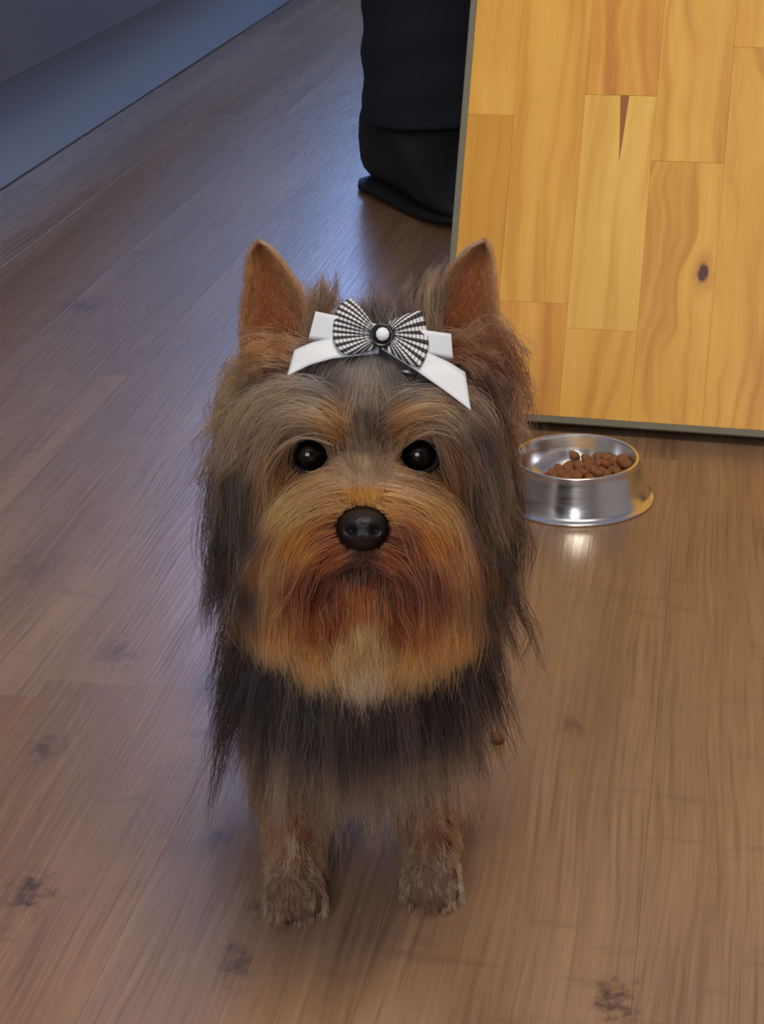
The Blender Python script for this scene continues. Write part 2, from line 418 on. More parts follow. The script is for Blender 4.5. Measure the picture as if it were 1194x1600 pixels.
obj('rubber_ring', rb, simple('black_rubber', (24, 24, 24), 0.8, noise=0.1), bowl, True)

def pack_kibble(n, r):                                   # pieces dropped into the basin and settled
    k = np.random.default_rng(3)
    pr, pz = np.array([x for x, _ in prof_in[::-1]]), np.array([z for _, z in prof_in[::-1]])
    P = np.zeros((n, 3))
    P[:, 0] = k.normal(0.006, 0.017, n); P[:, 1] = k.normal(0.0, 0.017, n); P[:, 2] = 0.02 + k.random(n) * 0.06
    pull = np.array([0.010, 0.002])
    for it in range(900):
        P[:, 2] -= 0.00025 if it < 600 else 0.00008
        P[:, :2] += (pull - P[:, :2]) * (0.004 if it < 600 else 0.0)
        for _ in range(2):
            d = P[:, None] - P[None]; D = np.sqrt((d ** 2).sum(-1)) + np.eye(n)
            ov = np.clip(2 * r - D, 0, None); np.fill_diagonal(ov, 0)
            P += (d / D[..., None] * ov[..., None] * 0.28).sum(1)
            R = np.hypot(P[:, 0], P[:, 1])
            zf = np.interp(R + r * 0.55, pr, pz) + r * 0.80
            P[:, 2] = np.maximum(P[:, 2], zf)
            lim = 0.0466 - r * 1.05
            f = np.where(R > lim, lim / np.maximum(R, 1e-6), 1.0); P[:, :2] *= f[:, None]
    return P
kib_mat = simple('kibble', (138, 88, 52), 0.8, noise=0.4, nscale=300, bump=0.5)
def kibble_mesh(seed):
    k = np.random.default_rng(seed); bm = bmesh.new()
    bmesh.ops.create_icosphere(bm, subdivisions=2, radius=1.0)
    a = k.normal(size=(4, 3))
    for v in bm.verts:
        n = np.array(v.co); b = 1 + 0.07 * math.sin(3 * float(n @ a[0])) + 0.06 * math.sin(4 * float(n @ a[1]) + 1)
        p = np.sign(n) * np.abs(n) ** 0.85
        v.co = Vector(p * b * np.array([0.0047, 0.0045, 0.0035]))
    me = bpy.data.meshes.new('kibble'); bm.to_mesh(me); bm.free()
    for p in me.polygons: p.use_smooth = True
    me.materials.append(kib_mat); return me
kmesh = [kibble_mesh(i) for i in range(5)]
for i, p in enumerate(pack_kibble(128, 0.0041)):
    o = bpy.data.objects.new('kibble', kmesh[i % 5]); COL.objects.link(o)
    o.location = BOWL + Vector(p); o.rotation_euler = (rng.uniform(-.6, .6), rng.uniform(-.6, .6), rng.uniform(0, 6))
    tag(o, 'brown kibble piece heaped with others in the steel bowl', 'kibble', 'kibble heaped in the steel bowl')
o = bpy.data.objects.new('kibble', kmesh[1]); COL.objects.link(o)
o.location = (0.0693, 1.020, 0.0033); o.rotation_euler = (0.1, 0.2, 0.7)
tag(o, 'single brown kibble piece lying alone on the floor beside the dog', 'kibble')

# ------------------------------------------------------------------ person standing behind the board
def skin_body(name, pts, edges, mat, parent=None, root=0, sub=2):
    me = bpy.data.meshes.new(name)
    me.from_pydata([p[:3] for p in pts], edges, [])
    o = bpy.data.objects.new(name, me); COL.objects.link(o)
    o.modifiers.new('skin', 'SKIN'); sm = o.modifiers.new('sub', 'SUBSURF'); sm.levels = sm.render_levels = sub
    for i, p in enumerate(pts):
        s = me.skin_vertices[0].data[i]; rr = p[3]
        s.radius = rr if isinstance(rr, tuple) else (rr, rr); s.use_root = (i == root)
    dg = bpy.context.evaluated_depsgraph_get()
    m2 = bpy.data.meshes.new_from_object(o.evaluated_get(dg)); m2.name = name
    bpy.data.objects.remove(o)
    for p in m2.polygons: p.use_smooth = True
    m2.materials.clear()
    return link_mesh(name, m2, mat, parent)
PER = Vector((0.178, 2.46, 0.0))
PR = Matrix.Rotation(math.radians(6), 4, 'Z')
per = thing('person', 'person in dark navy trousers and black shoes standing behind the pine board', 'person', PER, PR)
skinm = simple('skin', (196, 148, 122), 0.5, noise=0.04)
navy = simple('dark_denim', (17, 21, 34), 0.9, noise=0.35, nscale=90, bump=0.3)
black = simple('black_shoe_leather', (15, 14, 16), 0.65, noise=0.2, nscale=90, bump=0.15)
sole = simple('dark_shoe_sole', (14, 13, 14), 0.8, noise=0.1)
knit = simple('dark_knit', (52, 54, 60), 0.95, noise=0.2, nscale=200, bump=0.4)
bp = [(0, 0, .94, .115), (-.09, 0, .88, .085), (-.105, -.01, .50, .055), (-.105, .015, .10, .030), (-.11, -.05, .045, .022),
      (.09, 0, .88, .085), (.105, -.01, .50, .055), (.105, .015, .10, .030), (.11, -.05, .045, .022),
      (0, 0, 1.16, .12), (0, .01, 1.38, .10), (0, .0, 1.47, .055), (0, -.01, 1.60, .085), (0, -.015, 1.68, .07),
      (-.19, .01, 1.39, .048), (-.235, .03, 1.12, .040), (-.23, -.03, .87, .026), (-.225, -.05, .79, .022),
      (.19, .01, 1.39, .048), (.235, .03, 1.12, .040), (.23, -.03, .87, .026), (.225, -.05, .79, .022)]
be = [(0, 1), (1, 2), (2, 3), (3, 4), (0, 5), (5, 6), (6, 7), (7, 8), (0, 9), (9, 10), (10, 11), (11, 12), (12, 13), (10, 14), (14, 15), (15, 16), (16, 17), (10, 18), (18, 19), (19, 20), (20, 21)]
for h in (17, 21):                                       # five fingers on each hand
    s = -1 if h == 17 else 1
    bx, by, bz, _ = bp[h]
    for k, (dy, ln) in enumerate(((-.024, .062), (-.008, .072), (.008, .068), (.022, .052))):
        bp += [(bx, by + dy, bz - .045, .0085), (bx - s * .006, by + dy - .004, bz - .045 - ln * .55, .008), (bx - s * .020, by + dy - .008, bz - .045 - ln, .006)]
        n = len(bp); be += [(h, n - 3), (n - 3, n - 2), (n - 2, n - 1)]
    bp += [(bx - s * .010, by - .032, bz - .01, .010), (bx - s * .020, by - .045, bz - .045, .008)]
    n = len(bp); be += [(h, n - 2), (n - 2, n - 1)]
skin_body('body', bp, be, skinm, per)
hips = [(0, 0, .96, .135)]
tr = list(hips); te = []
for s in (-1, 1):
    pts = [(s * .095, 0, .86, .105), (s * .107, -.005, .66, .082), (s * .108, -.01, .48, .074), (s * .107, .005, .30, .086), (s * .107, .012, .17, .089), (s * .106, .012, .110, .090), (s * .106, .012, .100, .090)]
    n = len(tr); tr += pts; te += [(0, n)] + [(n + i, n + i + 1) for i in range(len(pts) - 1)]
trs = skin_body('trousers', tr, te, navy, per, sub=3)
for v in trs.data.vertices:                              # soft folds towards the hem
    c = v.co; s = 1 if c.x > 0 else -1
    a = math.atan2(c.y - .01, c.x - s * .107)
    k = 0.0025 * math.sin(c.z * 95 + 2.2 * math.sin(a + s)) * max(0, 1 - abs(c.z - .2) / .25)
    v.co.x += k * math.cos(a); v.co.y += k * math.sin(a)
skin_body('jumper', [(0, 0, 1.0, .14), (0, 0, 1.16, .135), (0, .01, 1.37, .115), (-.19, .01, 1.38, .062), (-.237, .03, 1.12, .052), (-.232, -.025, .90, .040), (.19, .01, 1.38, .062), (.237, .03, 1.12, .052), (.232, -.025, .90, .040)],
          [(0, 1), (1, 2), (2, 3), (3, 4), (4, 5), (2, 6), (6, 7), (7, 8)], knit, per)
hb = bmesh.new(); bmesh.ops.create_uvsphere(hb, u_segments=24, v_segments=16, radius=1.0)
for v in hb.verts:
    v.co = Vector((v.co.x * .094, v.co.y * .108 + .012, v.co.z * .098 + 1.665))
    if v.co.y < -.03 and v.co.z < 1.70: v.co.y = -.03
obj('hair', hb, simple('dark_hair', (40, 30, 24), 0.6, noise=0.3, nscale=120), per, True)
eyew = simple('eye_white', (225, 222, 215), 0.2, noise=0.02)
for s in (-1, 1):
    fb = bmesh.new(); bmesh.ops.create_icosphere(fb, subdivisions=2, radius=.012, matrix=Matrix.Translation((s * .032, -.088, 1.635)))
    obj('eye', fb, eyew, per, True)
fb = bmesh.new(); bmesh.ops.create_cone(fb, segments=10, radius1=.017, radius2=.006, depth=.05, cap_ends=True, matrix=Matrix.Translation((0, -.098, 1.612)) @ Matrix.Rotation(.35, 4, 'X'))
obj('nose', fb, skinm, per, True)
fb = bmesh.new(); bmesh.ops.create_uvsphere(fb, u_segments=12, v_segments=8, radius=1, matrix=Matrix.Translation((0, -.088, 1.572)) @ Matrix.Diagonal((.024, .008, .007, 1)))
obj('mouth', fb, simple('lips', (160, 96, 88), 0.5, noise=0.05), per, True)
def shoe(x, toe):
    """x: ankle position across; toe: turn of the foot"""
    rot = Matrix.Translation((x, 0.03, 0)) @ Matrix.Rotation(toe, 4, 'Z')
    secs = [(.078, .016, .060), (.070, .036, .105), (.045, .048, .140), (-.005, .052, .140), (-.045, .052, .128), (-.085, .049, .092), (-.12, .048, .068), (-.16, .048, .052), (-.195, .040, .040), (-.215, .022, .030)]
    up, so = bmesh.new(), bmesh.new()
    def loft(bm, f, seg=20):
        rings = [[bm.verts.new(rot @ Vector(q)) for q in f(s, seg)] for s in secs]
        for A, B in zip(rings[:-1], rings[1:]):
            for k in range(seg): bm.faces.new((A[k], A[(k + 1) % seg], B[(k + 1) % seg], B[k]))
        bm.faces.new(rings[0][::-1]); bm.faces.new(rings[-1]); bmesh.ops.recalc_face_normals(bm, faces=bm.faces)
    def upper(s, seg):
        y, w, h = s
        return [(w * math.copysign(abs(math.cos(t)) ** .8, math.cos(t)), y, .012 + (h - .012) * (0.5 + 0.5 * math.copysign(abs(math.sin(t)) ** .75, math.sin(t)))) for t in (2 * math.pi * k / seg for k in range(seg))]
    def bottom(s, seg):
        y, w, h = s; lift = .010 * max(0, (-y - .13) / .085) + (.006 if -.075 < y < -.0 else 0)
        w2 = w + .003
        return [(w2 * math.copysign(abs(math.cos(t)) ** .6, math.cos(t)), y * 1.01, .0005 + lift + (.014 - lift * .5) * (0.5 + 0.5 * math.copysign(abs(math.sin(t)) ** .5, math.sin(t)))) for t in (2 * math.pi * k / seg for k in range(seg))]
    loft(up, upper); loft(so, bottom)
    u = obj('shoe', up, black, per, True); obj('sole', so, sole, u, True)
for s in (-1, 1):
    skin_body('sock', [(s * .106, .008, .24, .062), (s * .107, .008, .13, .062), (s * .108, .000, .075, .062), (s * .108, -.05, .050, .040)], [(0, 1), (1, 2), (2, 3)], simple('black_sock', (16, 15, 18), 0.95, noise=0.2, nscale=200), per)
shoe(-.132, math.radians(18)); shoe(.112, math.radians(-10))
#@@DOG
# ------------------------------------------------------------------ yorkshire terrier
# The head looks straight up at the photographer, so its plan (u to the right, v down, d away) is drawn square to that look; one plan unit is 0.2966 mm.
HZ = 0.86
def hp(u, v, d=0.0):
    z = HZ + d
    return CAM_POS + z * (FWD + (u - 597.0) / FPX * RGT - (v - 800.0) / FPX * UPV)
def hp_many(u, v, d):
    z = HZ + np.asarray(d)
    return CAM_POS + z[..., None] * (FWD + ((np.asarray(u) - 597.0) / FPX)[..., None] * RGT - ((np.asarray(v) - 800.0) / FPX)[..., None] * UPV)
def plan(Pw):
    w = Pw - CAM_POS; z = w @ FWD
    return 597 + FPX * (w @ RGT) / z, 800 - FPX * (w @ UPV) / z, z - HZ

HEADROT = np.stack([RGT, FWD, UPV], 1)                  # columns: head right, away, up
caps, ells = [], []                                     # body as round cones and ellipsoids
def cap(a, b, ra, rb): caps.append((np.array(a, float), np.array(b, float), ra, rb))
def ell(c, r, rot=None): ells.append((np.array(c, float), np.array(r, float), np.eye(3) if rot is None else rot))
# trunk
ell((-.015, .890, .158), (.047, .058, .060)); ell((-.015, .955, .162), (.046, .075, .054)); ell((-.015, 1.035, .166), (.045, .055, .052))
cap((-.013, .895, .185), hp(570, 690, .055), .044, .036)
# head
ell(hp(570, 655, .046), (.0375, .046, .0365), HEADROT)
cap(hp(570, 745, .012), hp(568, 822, -.028), .021, .0150)                 # muzzle
cap(hp(555, 800, .006), hp(552, 846, -.018), .0150, .0125); cap(hp(585, 800, .006), hp(586, 846, -.018), .0150, .0125)
cap(hp(570, 850, .012), hp(569, 893, -.014), .018, .0115)                 # jaw
for s in (-1, 1):
    ell(hp(570 + s * 72, 765, .026), (.021, .026, .022), HEADROT)          # cheeks
    ell(hp(570 + s * 58, 668, .010), (.016, .014, .010), HEADROT)          # brows
# legs
for x, y, yp in ((-.0529, .862, .850), (.0219, .868, .858)):
    o_ = -1 if x < 0 else 1
    cap((x + .004 * -o_, .892, .150), (x, .890, .098), .027, .0185); cap((x, .890, .098), (x, y + .008, .036), .0170, .0125)
    cap((x, y + .008, .036), (x, yp + .004, .014), .0125, .0120); ell((x, yp, .0115), (.0145, .0165, .0112))
    for t, (dx, dy) in enumerate(((-.0100, -.008), (-.0036, -.0125), (.0036, -.0125), (.0100, -.008))):
        ell((x + dx, yp + dy, .0082), (.0052, .0088, .0080))
    xh = x + o_ * .004
    cap((xh, 1.045, .145), (xh + o_ * .004, 1.010, .088), .034, .022); cap((xh + o_ * .004, 1.010, .088), (xh, 1.070, .048), .018, .011)
    cap((xh, 1.070, .048), (xh, 1.062, .014), .0105, .0105); ell((xh, 1.052, .0115), (.0135, .018, .011))
cap((-.015, 1.075, .195), (-.015, 1.105, .245), .012, .008)               # tail

def sdf(Pw):
    best = np.full(len(Pw), 1e9)
    for a, b, ra, rb in caps:
        ab = b - a; t = np.clip(((Pw - a) @ ab) / (ab @ ab), 0, 1)
        best = np.minimum(best, np.linalg.norm(Pw - a - t[:, None] * ab, axis=1) - (ra + (rb - ra) * t))
    for c, r, R in ells:
        q = (Pw - c) @ R; k0 = np.linalg.norm(q / r, axis=1); k1 = np.linalg.norm(q / r ** 2, axis=1) + 1e-9
        best = np.minimum(best, k0 * (k0 - 1) / k1)
    return best
def sdf_grad(Pw, h=0.0008):
    g = np.stack([sdf(Pw + e) - sdf(Pw - e) for e in np.eye(3) * h], 1)
    return g / (np.linalg.norm(g, axis=1, keepdims=True) + 1e-9)

# ears: cupped triangular shells
def poly_at(pts, t):
    pts = np.array(pts, float); L = np.concatenate([[0], np.cumsum(np.linalg.norm(np.diff(pts, axis=0), axis=1))]); L /= L[-1]
    return np.stack([np.interp(t, L, pts[:, i]) for i in range(2)], -1)
EARS = [dict(out=[(374, 560), (377, 480), (385, 412), (388, 390), (394, 380), (404, 377)], inn=[(492, 545), (478, 462), (446, 412), (428, 389), (416, 380), (404, 377)]),
        dict(out=[(788, 560), (777, 480), (772, 412), (770, 390), (766, 380), (757, 376)], inn=[(662, 530), (674, 462), (704, 415), (730, 388), (744, 379), (757, 376)])]
def ear_pt(E, s, t, back=0.0):                            # s across 0..1 (outer to inner), t base to tip
    s = np.asarray(s, float); t = np.asarray(t, float)
    uv = poly_at(E['out'], t) * (1 - s)[..., None] + poly_at(E['inn'], t) * s[..., None]
    d = 0.046 + 0.004 * t + (0.016 * (1 - (2 * s - 1) ** 2)) * (1 - t) ** 0.5 - 0.010 * s * (1 - t) + back
    return hp_many(uv[..., 0], uv[..., 1], d)
def ear_bm(bm, E, thick=0.0032):
    ns, nt = 13, 18
    S, Tt = np.meshgrid(np.linspace(0, 1, ns), np.linspace(0, .985, nt))
    F, B = ear_pt(E, S, Tt), ear_pt(E, S, Tt, thick)
    vf = [[bm.verts.new(F[i, j]) for j in range(ns)] for i in range(nt)]
    vb = [[bm.verts.new(B[i, j]) for j in range(ns)] for i in range(nt)]
    for i in range(nt - 1):
        for j in range(ns - 1):
            bm.faces.new((vf[i][j], vf[i][j + 1], vf[i + 1][j + 1], vf[i + 1][j])); bm.faces.new((vb[i][j], vb[i + 1][j], vb[i + 1][j + 1], vb[i][j + 1]))
    ring = [(0, j) for j in range(ns)] + [(i, ns - 1) for i in range(1, nt)] + [(nt - 1, j) for j in range(ns - 2, -1, -1)] + [(i, 0) for i in range(nt - 2, 0, -1)]
    for k in range(len(ring)):
        a, b = ring[k], ring[(k + 1) % len(ring)]
        bm.faces.new((vf[a[0]][a[1]], vb[a[0]][a[1]], vb[b[0]][b[1]], vf[b[0]][b[1]]))

bm = bmesh.new()
for a, b, ra, rb in caps:
    n = 7
    for k in range(n + 1):
        t = k / n; bmesh.ops.create_icosphere(bm, subdivisions=3, radius=ra + (rb - ra) * t, matrix=Matrix.Translation(a + (b - a) * t))
for c, r, R in ells:
    m4 = Matrix([[*R[i], 0] for i in range(3)] + [[0, 0, 0, 1]])
    bmesh.ops.create_icosphere(bm, subdivisions=4, radius=1.0, matrix=Matrix.Translation(c) @ m4 @ Matrix.Diagonal((*r, 1)))
for E in EARS: ear_bm(bm, E)
bmesh.ops.recalc_face_normals(bm, faces=bm.faces)
tmp = bpy.data.meshes.new('tmp'); bm.to_mesh(tmp); bm.free()
tmo = bpy.data.objects.new('tmp', tmp); COL.objects.link(tmo)
md = tmo.modifiers.new('r', 'REMESH'); md.mode = 'VOXEL'; md.voxel_size = 0.0016
md = tmo.modifiers.new('s', 'SMOOTH'); md.factor = 0.5; md.iterations = 4
body_me = bpy.data.meshes.new_from_object(tmo.evaluated_get(bpy.context.evaluated_depsgraph_get()))
bpy.data.objects.remove(tmo); bpy.data.meshes.remove(tmp)
body_me.name = 'body'
V = np.empty(len(body_me.vertices) * 3); body_me.vertices.foreach_get('co', V); V = V.reshape(-1, 3)
for p in body_me.polygons: p.use_smooth = True

# ---- coat colours: patches at places of the head plan
HC = [(570, 560, 40, (112, 110, 112)), (500, 585, 40, (74, 70, 70)), (640, 590, 40, (70, 66, 66)), (572, 655, 30, (58, 45, 40)), (572, 620, 28, (92, 84, 80)), (570, 690, 22, (70, 56, 48)),
      (522, 655, 28, (146, 104, 66)), (640, 655, 28, (140, 98, 60)), (440, 635, 40, (140, 116, 92)), (700, 635, 40, (138, 112, 88)),
      (570, 735, 26, (140, 118, 92)), (570, 785, 26, (172, 112, 56)), (450, 735, 30, (140, 92, 52)), (700, 735, 30, (132, 84, 46)),
      (445, 800, 30, (172, 128, 78)), (700, 800, 30, (160, 110, 62)), (415, 900, 34, (164, 114, 72)), (735, 900, 34, (150, 96, 56)),
      (465, 855, 26, (178, 112, 54)), (680, 850, 26, (168, 98, 48)), (475, 925, 34, (104, 48, 24)), (668, 925, 34, (96, 44, 22)), (510, 850, 24, (128, 64, 30)), (635, 850, 24, (124, 62, 28)),
      (565, 890, 24, (70, 34, 22)), (565, 945, 30, (134, 72, 34)), (570, 1015, 30, (186, 146, 98)), (570, 1085, 30, (176, 156, 128)), (450, 1045, 34, (190, 132, 80)), (700, 1030, 34, (180, 120, 70)),
      (505, 1075, 30, (194, 142, 92)), (640, 1065, 30, (184, 130, 80)), (384, 850, 24, (46, 38, 36)), (388, 940, 20, (56, 44, 38)), (375, 700, 34, (128, 108, 86)), (770, 820, 36, (60, 50, 48)), (762, 700, 36, (64, 50, 44)), (775, 610, 26, (78, 54, 44)), (752, 780, 26, (56, 46, 44)),
      (345, 650, 30, (172, 140, 100)), (812, 650, 26, (92, 68, 52)), (410, 535, 34, (158, 108, 70)), (745, 540, 40, (112, 72, 50)), (790, 560, 30, (96, 62, 44)), (415, 450, 40, (140, 84, 52)), (735, 450, 40, (146, 98, 66)),
      (415, 950, 20, (150, 108, 64)), (455, 930, 26, (112, 54, 28)), (692, 930, 26, (100, 48, 24)), (520, 985, 24, (124, 66, 36)), (620, 985, 24, (114, 60, 32)), (478, 990, 24, (138, 80, 44)), (664, 990, 24, (126, 70, 38)), (402, 386, 20, (160, 116, 84)), (757, 386, 20, (160, 116, 84)), (742, 960, 24, (124, 86, 50)),
      (362, 760, 26, (58, 48, 44)), (352, 850, 30, (36, 31, 32)), (362, 930, 30, (36, 31, 33)), (782, 760, 26, (50, 42, 40)), (790, 870, 30, (36, 32, 34)), (772, 960, 30, (38, 33, 34)), (380, 790, 18, (58, 46, 40)), (760, 860, 18, (84, 62, 46))]
HCxy = np.array([(a, b) for a, b, _, _ in HC], float); HCs = np.array([c for _, _, c, _ in HC], float); HCc = s2l(np.array([c for *_, c in HC], float))
def head_color(u, v):
    d2 = ((u[..., None] - HCxy[:, 0]) ** 2 + (v[..., None] - HCxy[:, 1]) ** 2) / (HCs ** 2)
    w = 1.0 / (0.05 + d2) ** 2.4
    c = (w[..., None] * HCc).sum(-2) / w.sum(-1)[..., None]
    l = c.mean(-1, keepdims=True)
    c = np.clip(l + (c - l) * 1.14, .004, 1) * .62 * np.array([1.03, .94, .96])
    side = np.clip((np.abs(u - 573) - 160) / 18, 0, 1) * np.clip((v - 735) / 60, 0, 1)      # the black mantle behind the cheeks
    return c * (1 - .68 * side)[..., None]
C_BLACK, C_TAN, C_PAW = s2l((24, 21, 25)), s2l((124, 84, 58)), s2l((200, 150, 112))

u_, v_, d_ = plan(V)
col = np.tile(C_BLACK, (len(V), 1))
hm = (d_ < .075) & (V[:, 2] > .19)
col[hm] = head_color(u_[hm], v_[hm]) * 0.62
lm = V[:, 2] < .105
wl = np.clip((.105 - V[:, 2]) / .03, 0, 1)[:, None]
col = np.where(lm[:, None], col * (1 - wl) + wl * C_TAN * .8, col)
for eu in (483, 656):                                     # dark eyelids
    dd = np.hypot((u_ - eu) / 1.15, v_ - 711); w = np.clip((33 - dd) / 8, 0, 1) * (d_ < .04); col = col * (1 - w[:, None]) + s2l((26, 20, 20)) * w[:, None]
pm = V[:, 2] < .026; col[pm] = s2l((104, 80, 68))
dd = np.hypot(u_ - 567, v_ - 826); w = np.clip((48 - dd) / 8, 0, 1) * (d_ < .0); col = col * (1 - w[:, None]) + s2l((40, 27, 22)) * w[:, None]
ca = body_me.color_attributes.new('coat', 'FLOAT_COLOR', 'POINT')
ca.data.foreach_set('color', np.concatenate([col, np.ones((len(col), 1))], 1).astype(np.float32).ravel())
skm, N, L, P = new_mat('dog_skin_undercoat')
at_ = N.new('ShaderNodeAttribute'); at_.attribute_name = 'coat'; L.new(at_.outputs['Color'], P.inputs['Base Color'])
P.inputs['Roughness'].default_value = 0.9; P.inputs['Specular IOR Level'].default_value = 0.1

dog = thing('dog', 'small tan and black terrier with a gingham bow, standing on the floor looking up', 'dog', (-.0155, .854, 0))
DINV = dog.matrix_world.inverted()
def dpart(name, me_or_bm, mat, smooth=True):
    o = obj(name, me_or_bm, mat, None, smooth) if isinstance(me_or_bm, bmesh.types.BMesh) else link_mesh(name, me_or_bm, mat)
    o.parent = dog; o.matrix_parent_inverse = DINV
    return o
dpart('body', body_me, skm)
bvh = BVHTree.FromPolygons([tuple(v) for v in V], [tuple(p.vertices) for p in body_me.polygons])

# eyes, nose, mouth
eye_m = simple('dark_eye', (7, 5, 5), 0.05, spec=0.3, coat=0.15, noise=0.2, nscale=300)
lid_m = simple('dark_eyelid', (13, 10, 10), 0.75, spec=0.2, noise=0.1)
EYES = ((484, 711), (655, 711))
for eu, ev in EYES:
    bm = bmesh.new(); bmesh.ops.create_uvsphere(bm, u_segments=32, v_segments=20, radius=.0086, matrix=Matrix.Translation(hp(eu, ev, .0068)))
    e = dpart('eye', bm, eye_m)
    bm = bmesh.new(); sgn = -1 if eu < 570 else 1
    ring = []
    for k in range(28):
        t = 2 * math.pi * k / 28
        cu, cv = eu + math.cos(t) * 30 - sgn * max(0, -sgn * math.cos(t)) * 8 * -1 * -1, ev + math.sin(t) * 27 + (4 if sgn * math.cos(t) < -.5 else 0)
        ring.append([bm.verts.new(hp(cu + math.cos(t) * r_, cv + math.sin(t) * r_, d_r)) for r_, d_r in ((-4, .0028), (0, -.0004), (5, .0010), (7, .0060))])
    for k in range(28):
        for j in range(3): bm.faces.new((ring[k][j], ring[k][j + 1], ring[(k + 1) % 28][j + 1], ring[(k + 1) % 28][j]))
    bmesh.ops.recalc_face_normals(bm, faces=bm.faces)
    lid = obj('eyelid', bm, lid_m, e, True)
    lid.matrix_parent_inverse = Matrix.Identity(4)
nose_m = simple('black_nose', (19, 18, 20), 0.45, spec=0.4, noise=0.25, nscale=900, bump=0.25)
bm = bmesh.new(); bmesh.ops.create_uvsphere(bm, u_segments=48, v_segments=32, radius=1.0)
for v in bm.verts:
    x, y, z = v.co.x, v.co.z, v.co.y                      # poles up and down
    y, z = v.co.y, v.co.z
    wdt = 1.0 - 0.30 * max(0, -z) ** 1.3
    zz = math.copysign(abs(z) ** 0.9, z) * (0.92 + (0.06 if z < 0 else 0))
    if z > 0: zz *= 1 - 0.12 * (1 - x * x) * 0
    xx = math.copysign(abs(x) ** 0.92, x) * wdt
    yy = y
    if y < 0:
        for s in (-1, 1):
            q = ((xx - s * .47) / .24) ** 2 + ((zz + .10 + .0) / .22) ** 2
            yy += 0.55 * math.exp(-q * 1.3)
        yy += 0.14 * math.exp(-(xx / .08) ** 2) * (1 if z < .25 else 0)
    v.co = Vector(hp(567 + xx * 39.5, 826 - zz * 34, -.0395 + yy * .0125))
dpart('nose', bm, nose_m)
bm = bmesh.new()                                          # closed mouth line
mp = [(488, 897), (505, 887), (530, 883), (560, 878), (570, 876), (582, 878), (612, 883), (634, 889), (648, 899)]
prev = None
for i, (mu, mv) in enumerate(mp):
    hit = bvh.ray_cast(Vector(CAM_POS), Vector(hp(mu, mv, 0) - CAM_POS).normalized())
    dep = plan(np.array([hit[0]]))[2][0] if hit[0] is not None else 0.0
    dep = min(dep, .004) - .0006; rr = 5.5 * (1 - abs(i - 4) / 5.5)
    rg = [bm.verts.new(hp(mu, mv + rr * math.sin(2 * math.pi * k / 8), dep + .0016 * math.cos(2 * math.pi * k / 8))) for k in range(8)]
    if prev:
        for k in range(8): bm.faces.new((prev[k], prev[(k + 1) % 8], rg[(k + 1) % 8], rg[k]))
    prev = rg
bmesh.ops.recalc_face_normals(bm, faces=bm.faces)
dpart('mouth', bm, simple('dark_lips', (34, 18, 16), 0.5, noise=0.1))

# ---- hair
hair_m, N, L, P = new_mat('dog_hair')
N.remove(P)
hb_ = N.new('ShaderNodeBsdfHairPrincipled'); hb_.parametrization = 'COLOR'
at_ = N.new('ShaderNodeAttribute'); at_.attribute_name = 'coat'
L.new(at_.outputs['Color'], hb_.inputs['Color']); L.new(hb_.outputs[0], N['Material Output'].inputs[0])
hb_.inputs['Roughness'].default_value = 0.34; hb_.inputs['Radial Roughness'].default_value = 0.6

def hair_object(name, S, Cc, r0, r1, label=None):
    """S: n x K x 3 strands in world space, Cc: n x K x 3 colours"""
    n, K = S.shape[:2]
    cu = bpy.data.hair_curves.new(name); cu.add_curves([K] * n)
    cu.position_data.foreach_set('vector', S.astype(np.float32).ravel())
    t = np.linspace(0, 1, K); rad = r0 + (r1 - r0) * t ** 1.5
    ra = cu.attributes.get('radius') or cu.attributes.new('radius', 'FLOAT', 'POINT')
    ra.data.foreach_set('value', np.tile(rad, n).astype(np.float32))
    a = cu.attributes.new('coat', 'FLOAT_COLOR', 'POINT')
    a.data.foreach_set('color', np.concatenate([Cc, np.ones((n, K, 1))], -1).astype(np.float32).ravel())
    cu.materials.append(hair_m)
    o = bpy.data.objects.new(name, cu); COL.objects.link(o)
    o.parent = dog; o.matrix_parent_inverse = DINV
    o['kind'] = 'stuff'
    if label: o['label'] = label
    return o

def smooth_noise(n, K, amp, k):
    """slow random wander along each strand, zero at the root"""
    t = np.linspace(0, 1, K)[None, :, None]
    ph = k.uniform(0, 6.28, (n, 1, 3)); fr = k.uniform(0.6, 1.6, (n, 1, 3))
    ph2 = k.uniform(0, 6.28, (n, 1, 3)); fr2 = k.uniform(2, 3.5, (n, 1, 3))
    w = np.sin(ph + fr * 6.28 * t) - np.sin(ph) + 0.35 * (np.sin(ph2 + fr2 * 6.28 * t) - np.sin(ph2))
    return w * amp * k.normal(1, .5, (n, 1, 1)) * t ** 0.8
def catmull(p, K):
    p = np.asarray(p, float); L = np.concatenate([[0], np.cumsum(np.linalg.norm(np.diff(p[:, :2], axis=0), axis=1))])
    q = np.vstack([2 * p[0] - p[1], p, 2 * p[-1] - p[-2]])
    out = []
    for t in np.linspace(0, L[-1], K):
        i = min(np.searchsorted(L, t, 'right') - 1, len(p) - 2); f = (t - L[i]) / (L[i + 1] - L[i])
        a, b, c, d = q[i], q[i + 1], q[i + 2], q[i + 3]
        out.append(0.5 * (2 * b + (c - a) * f + (2 * a - 5 * b + 4 * c - d) * f * f + (3 * b - a - 3 * c + d) * f ** 3))
    return np.array(out)
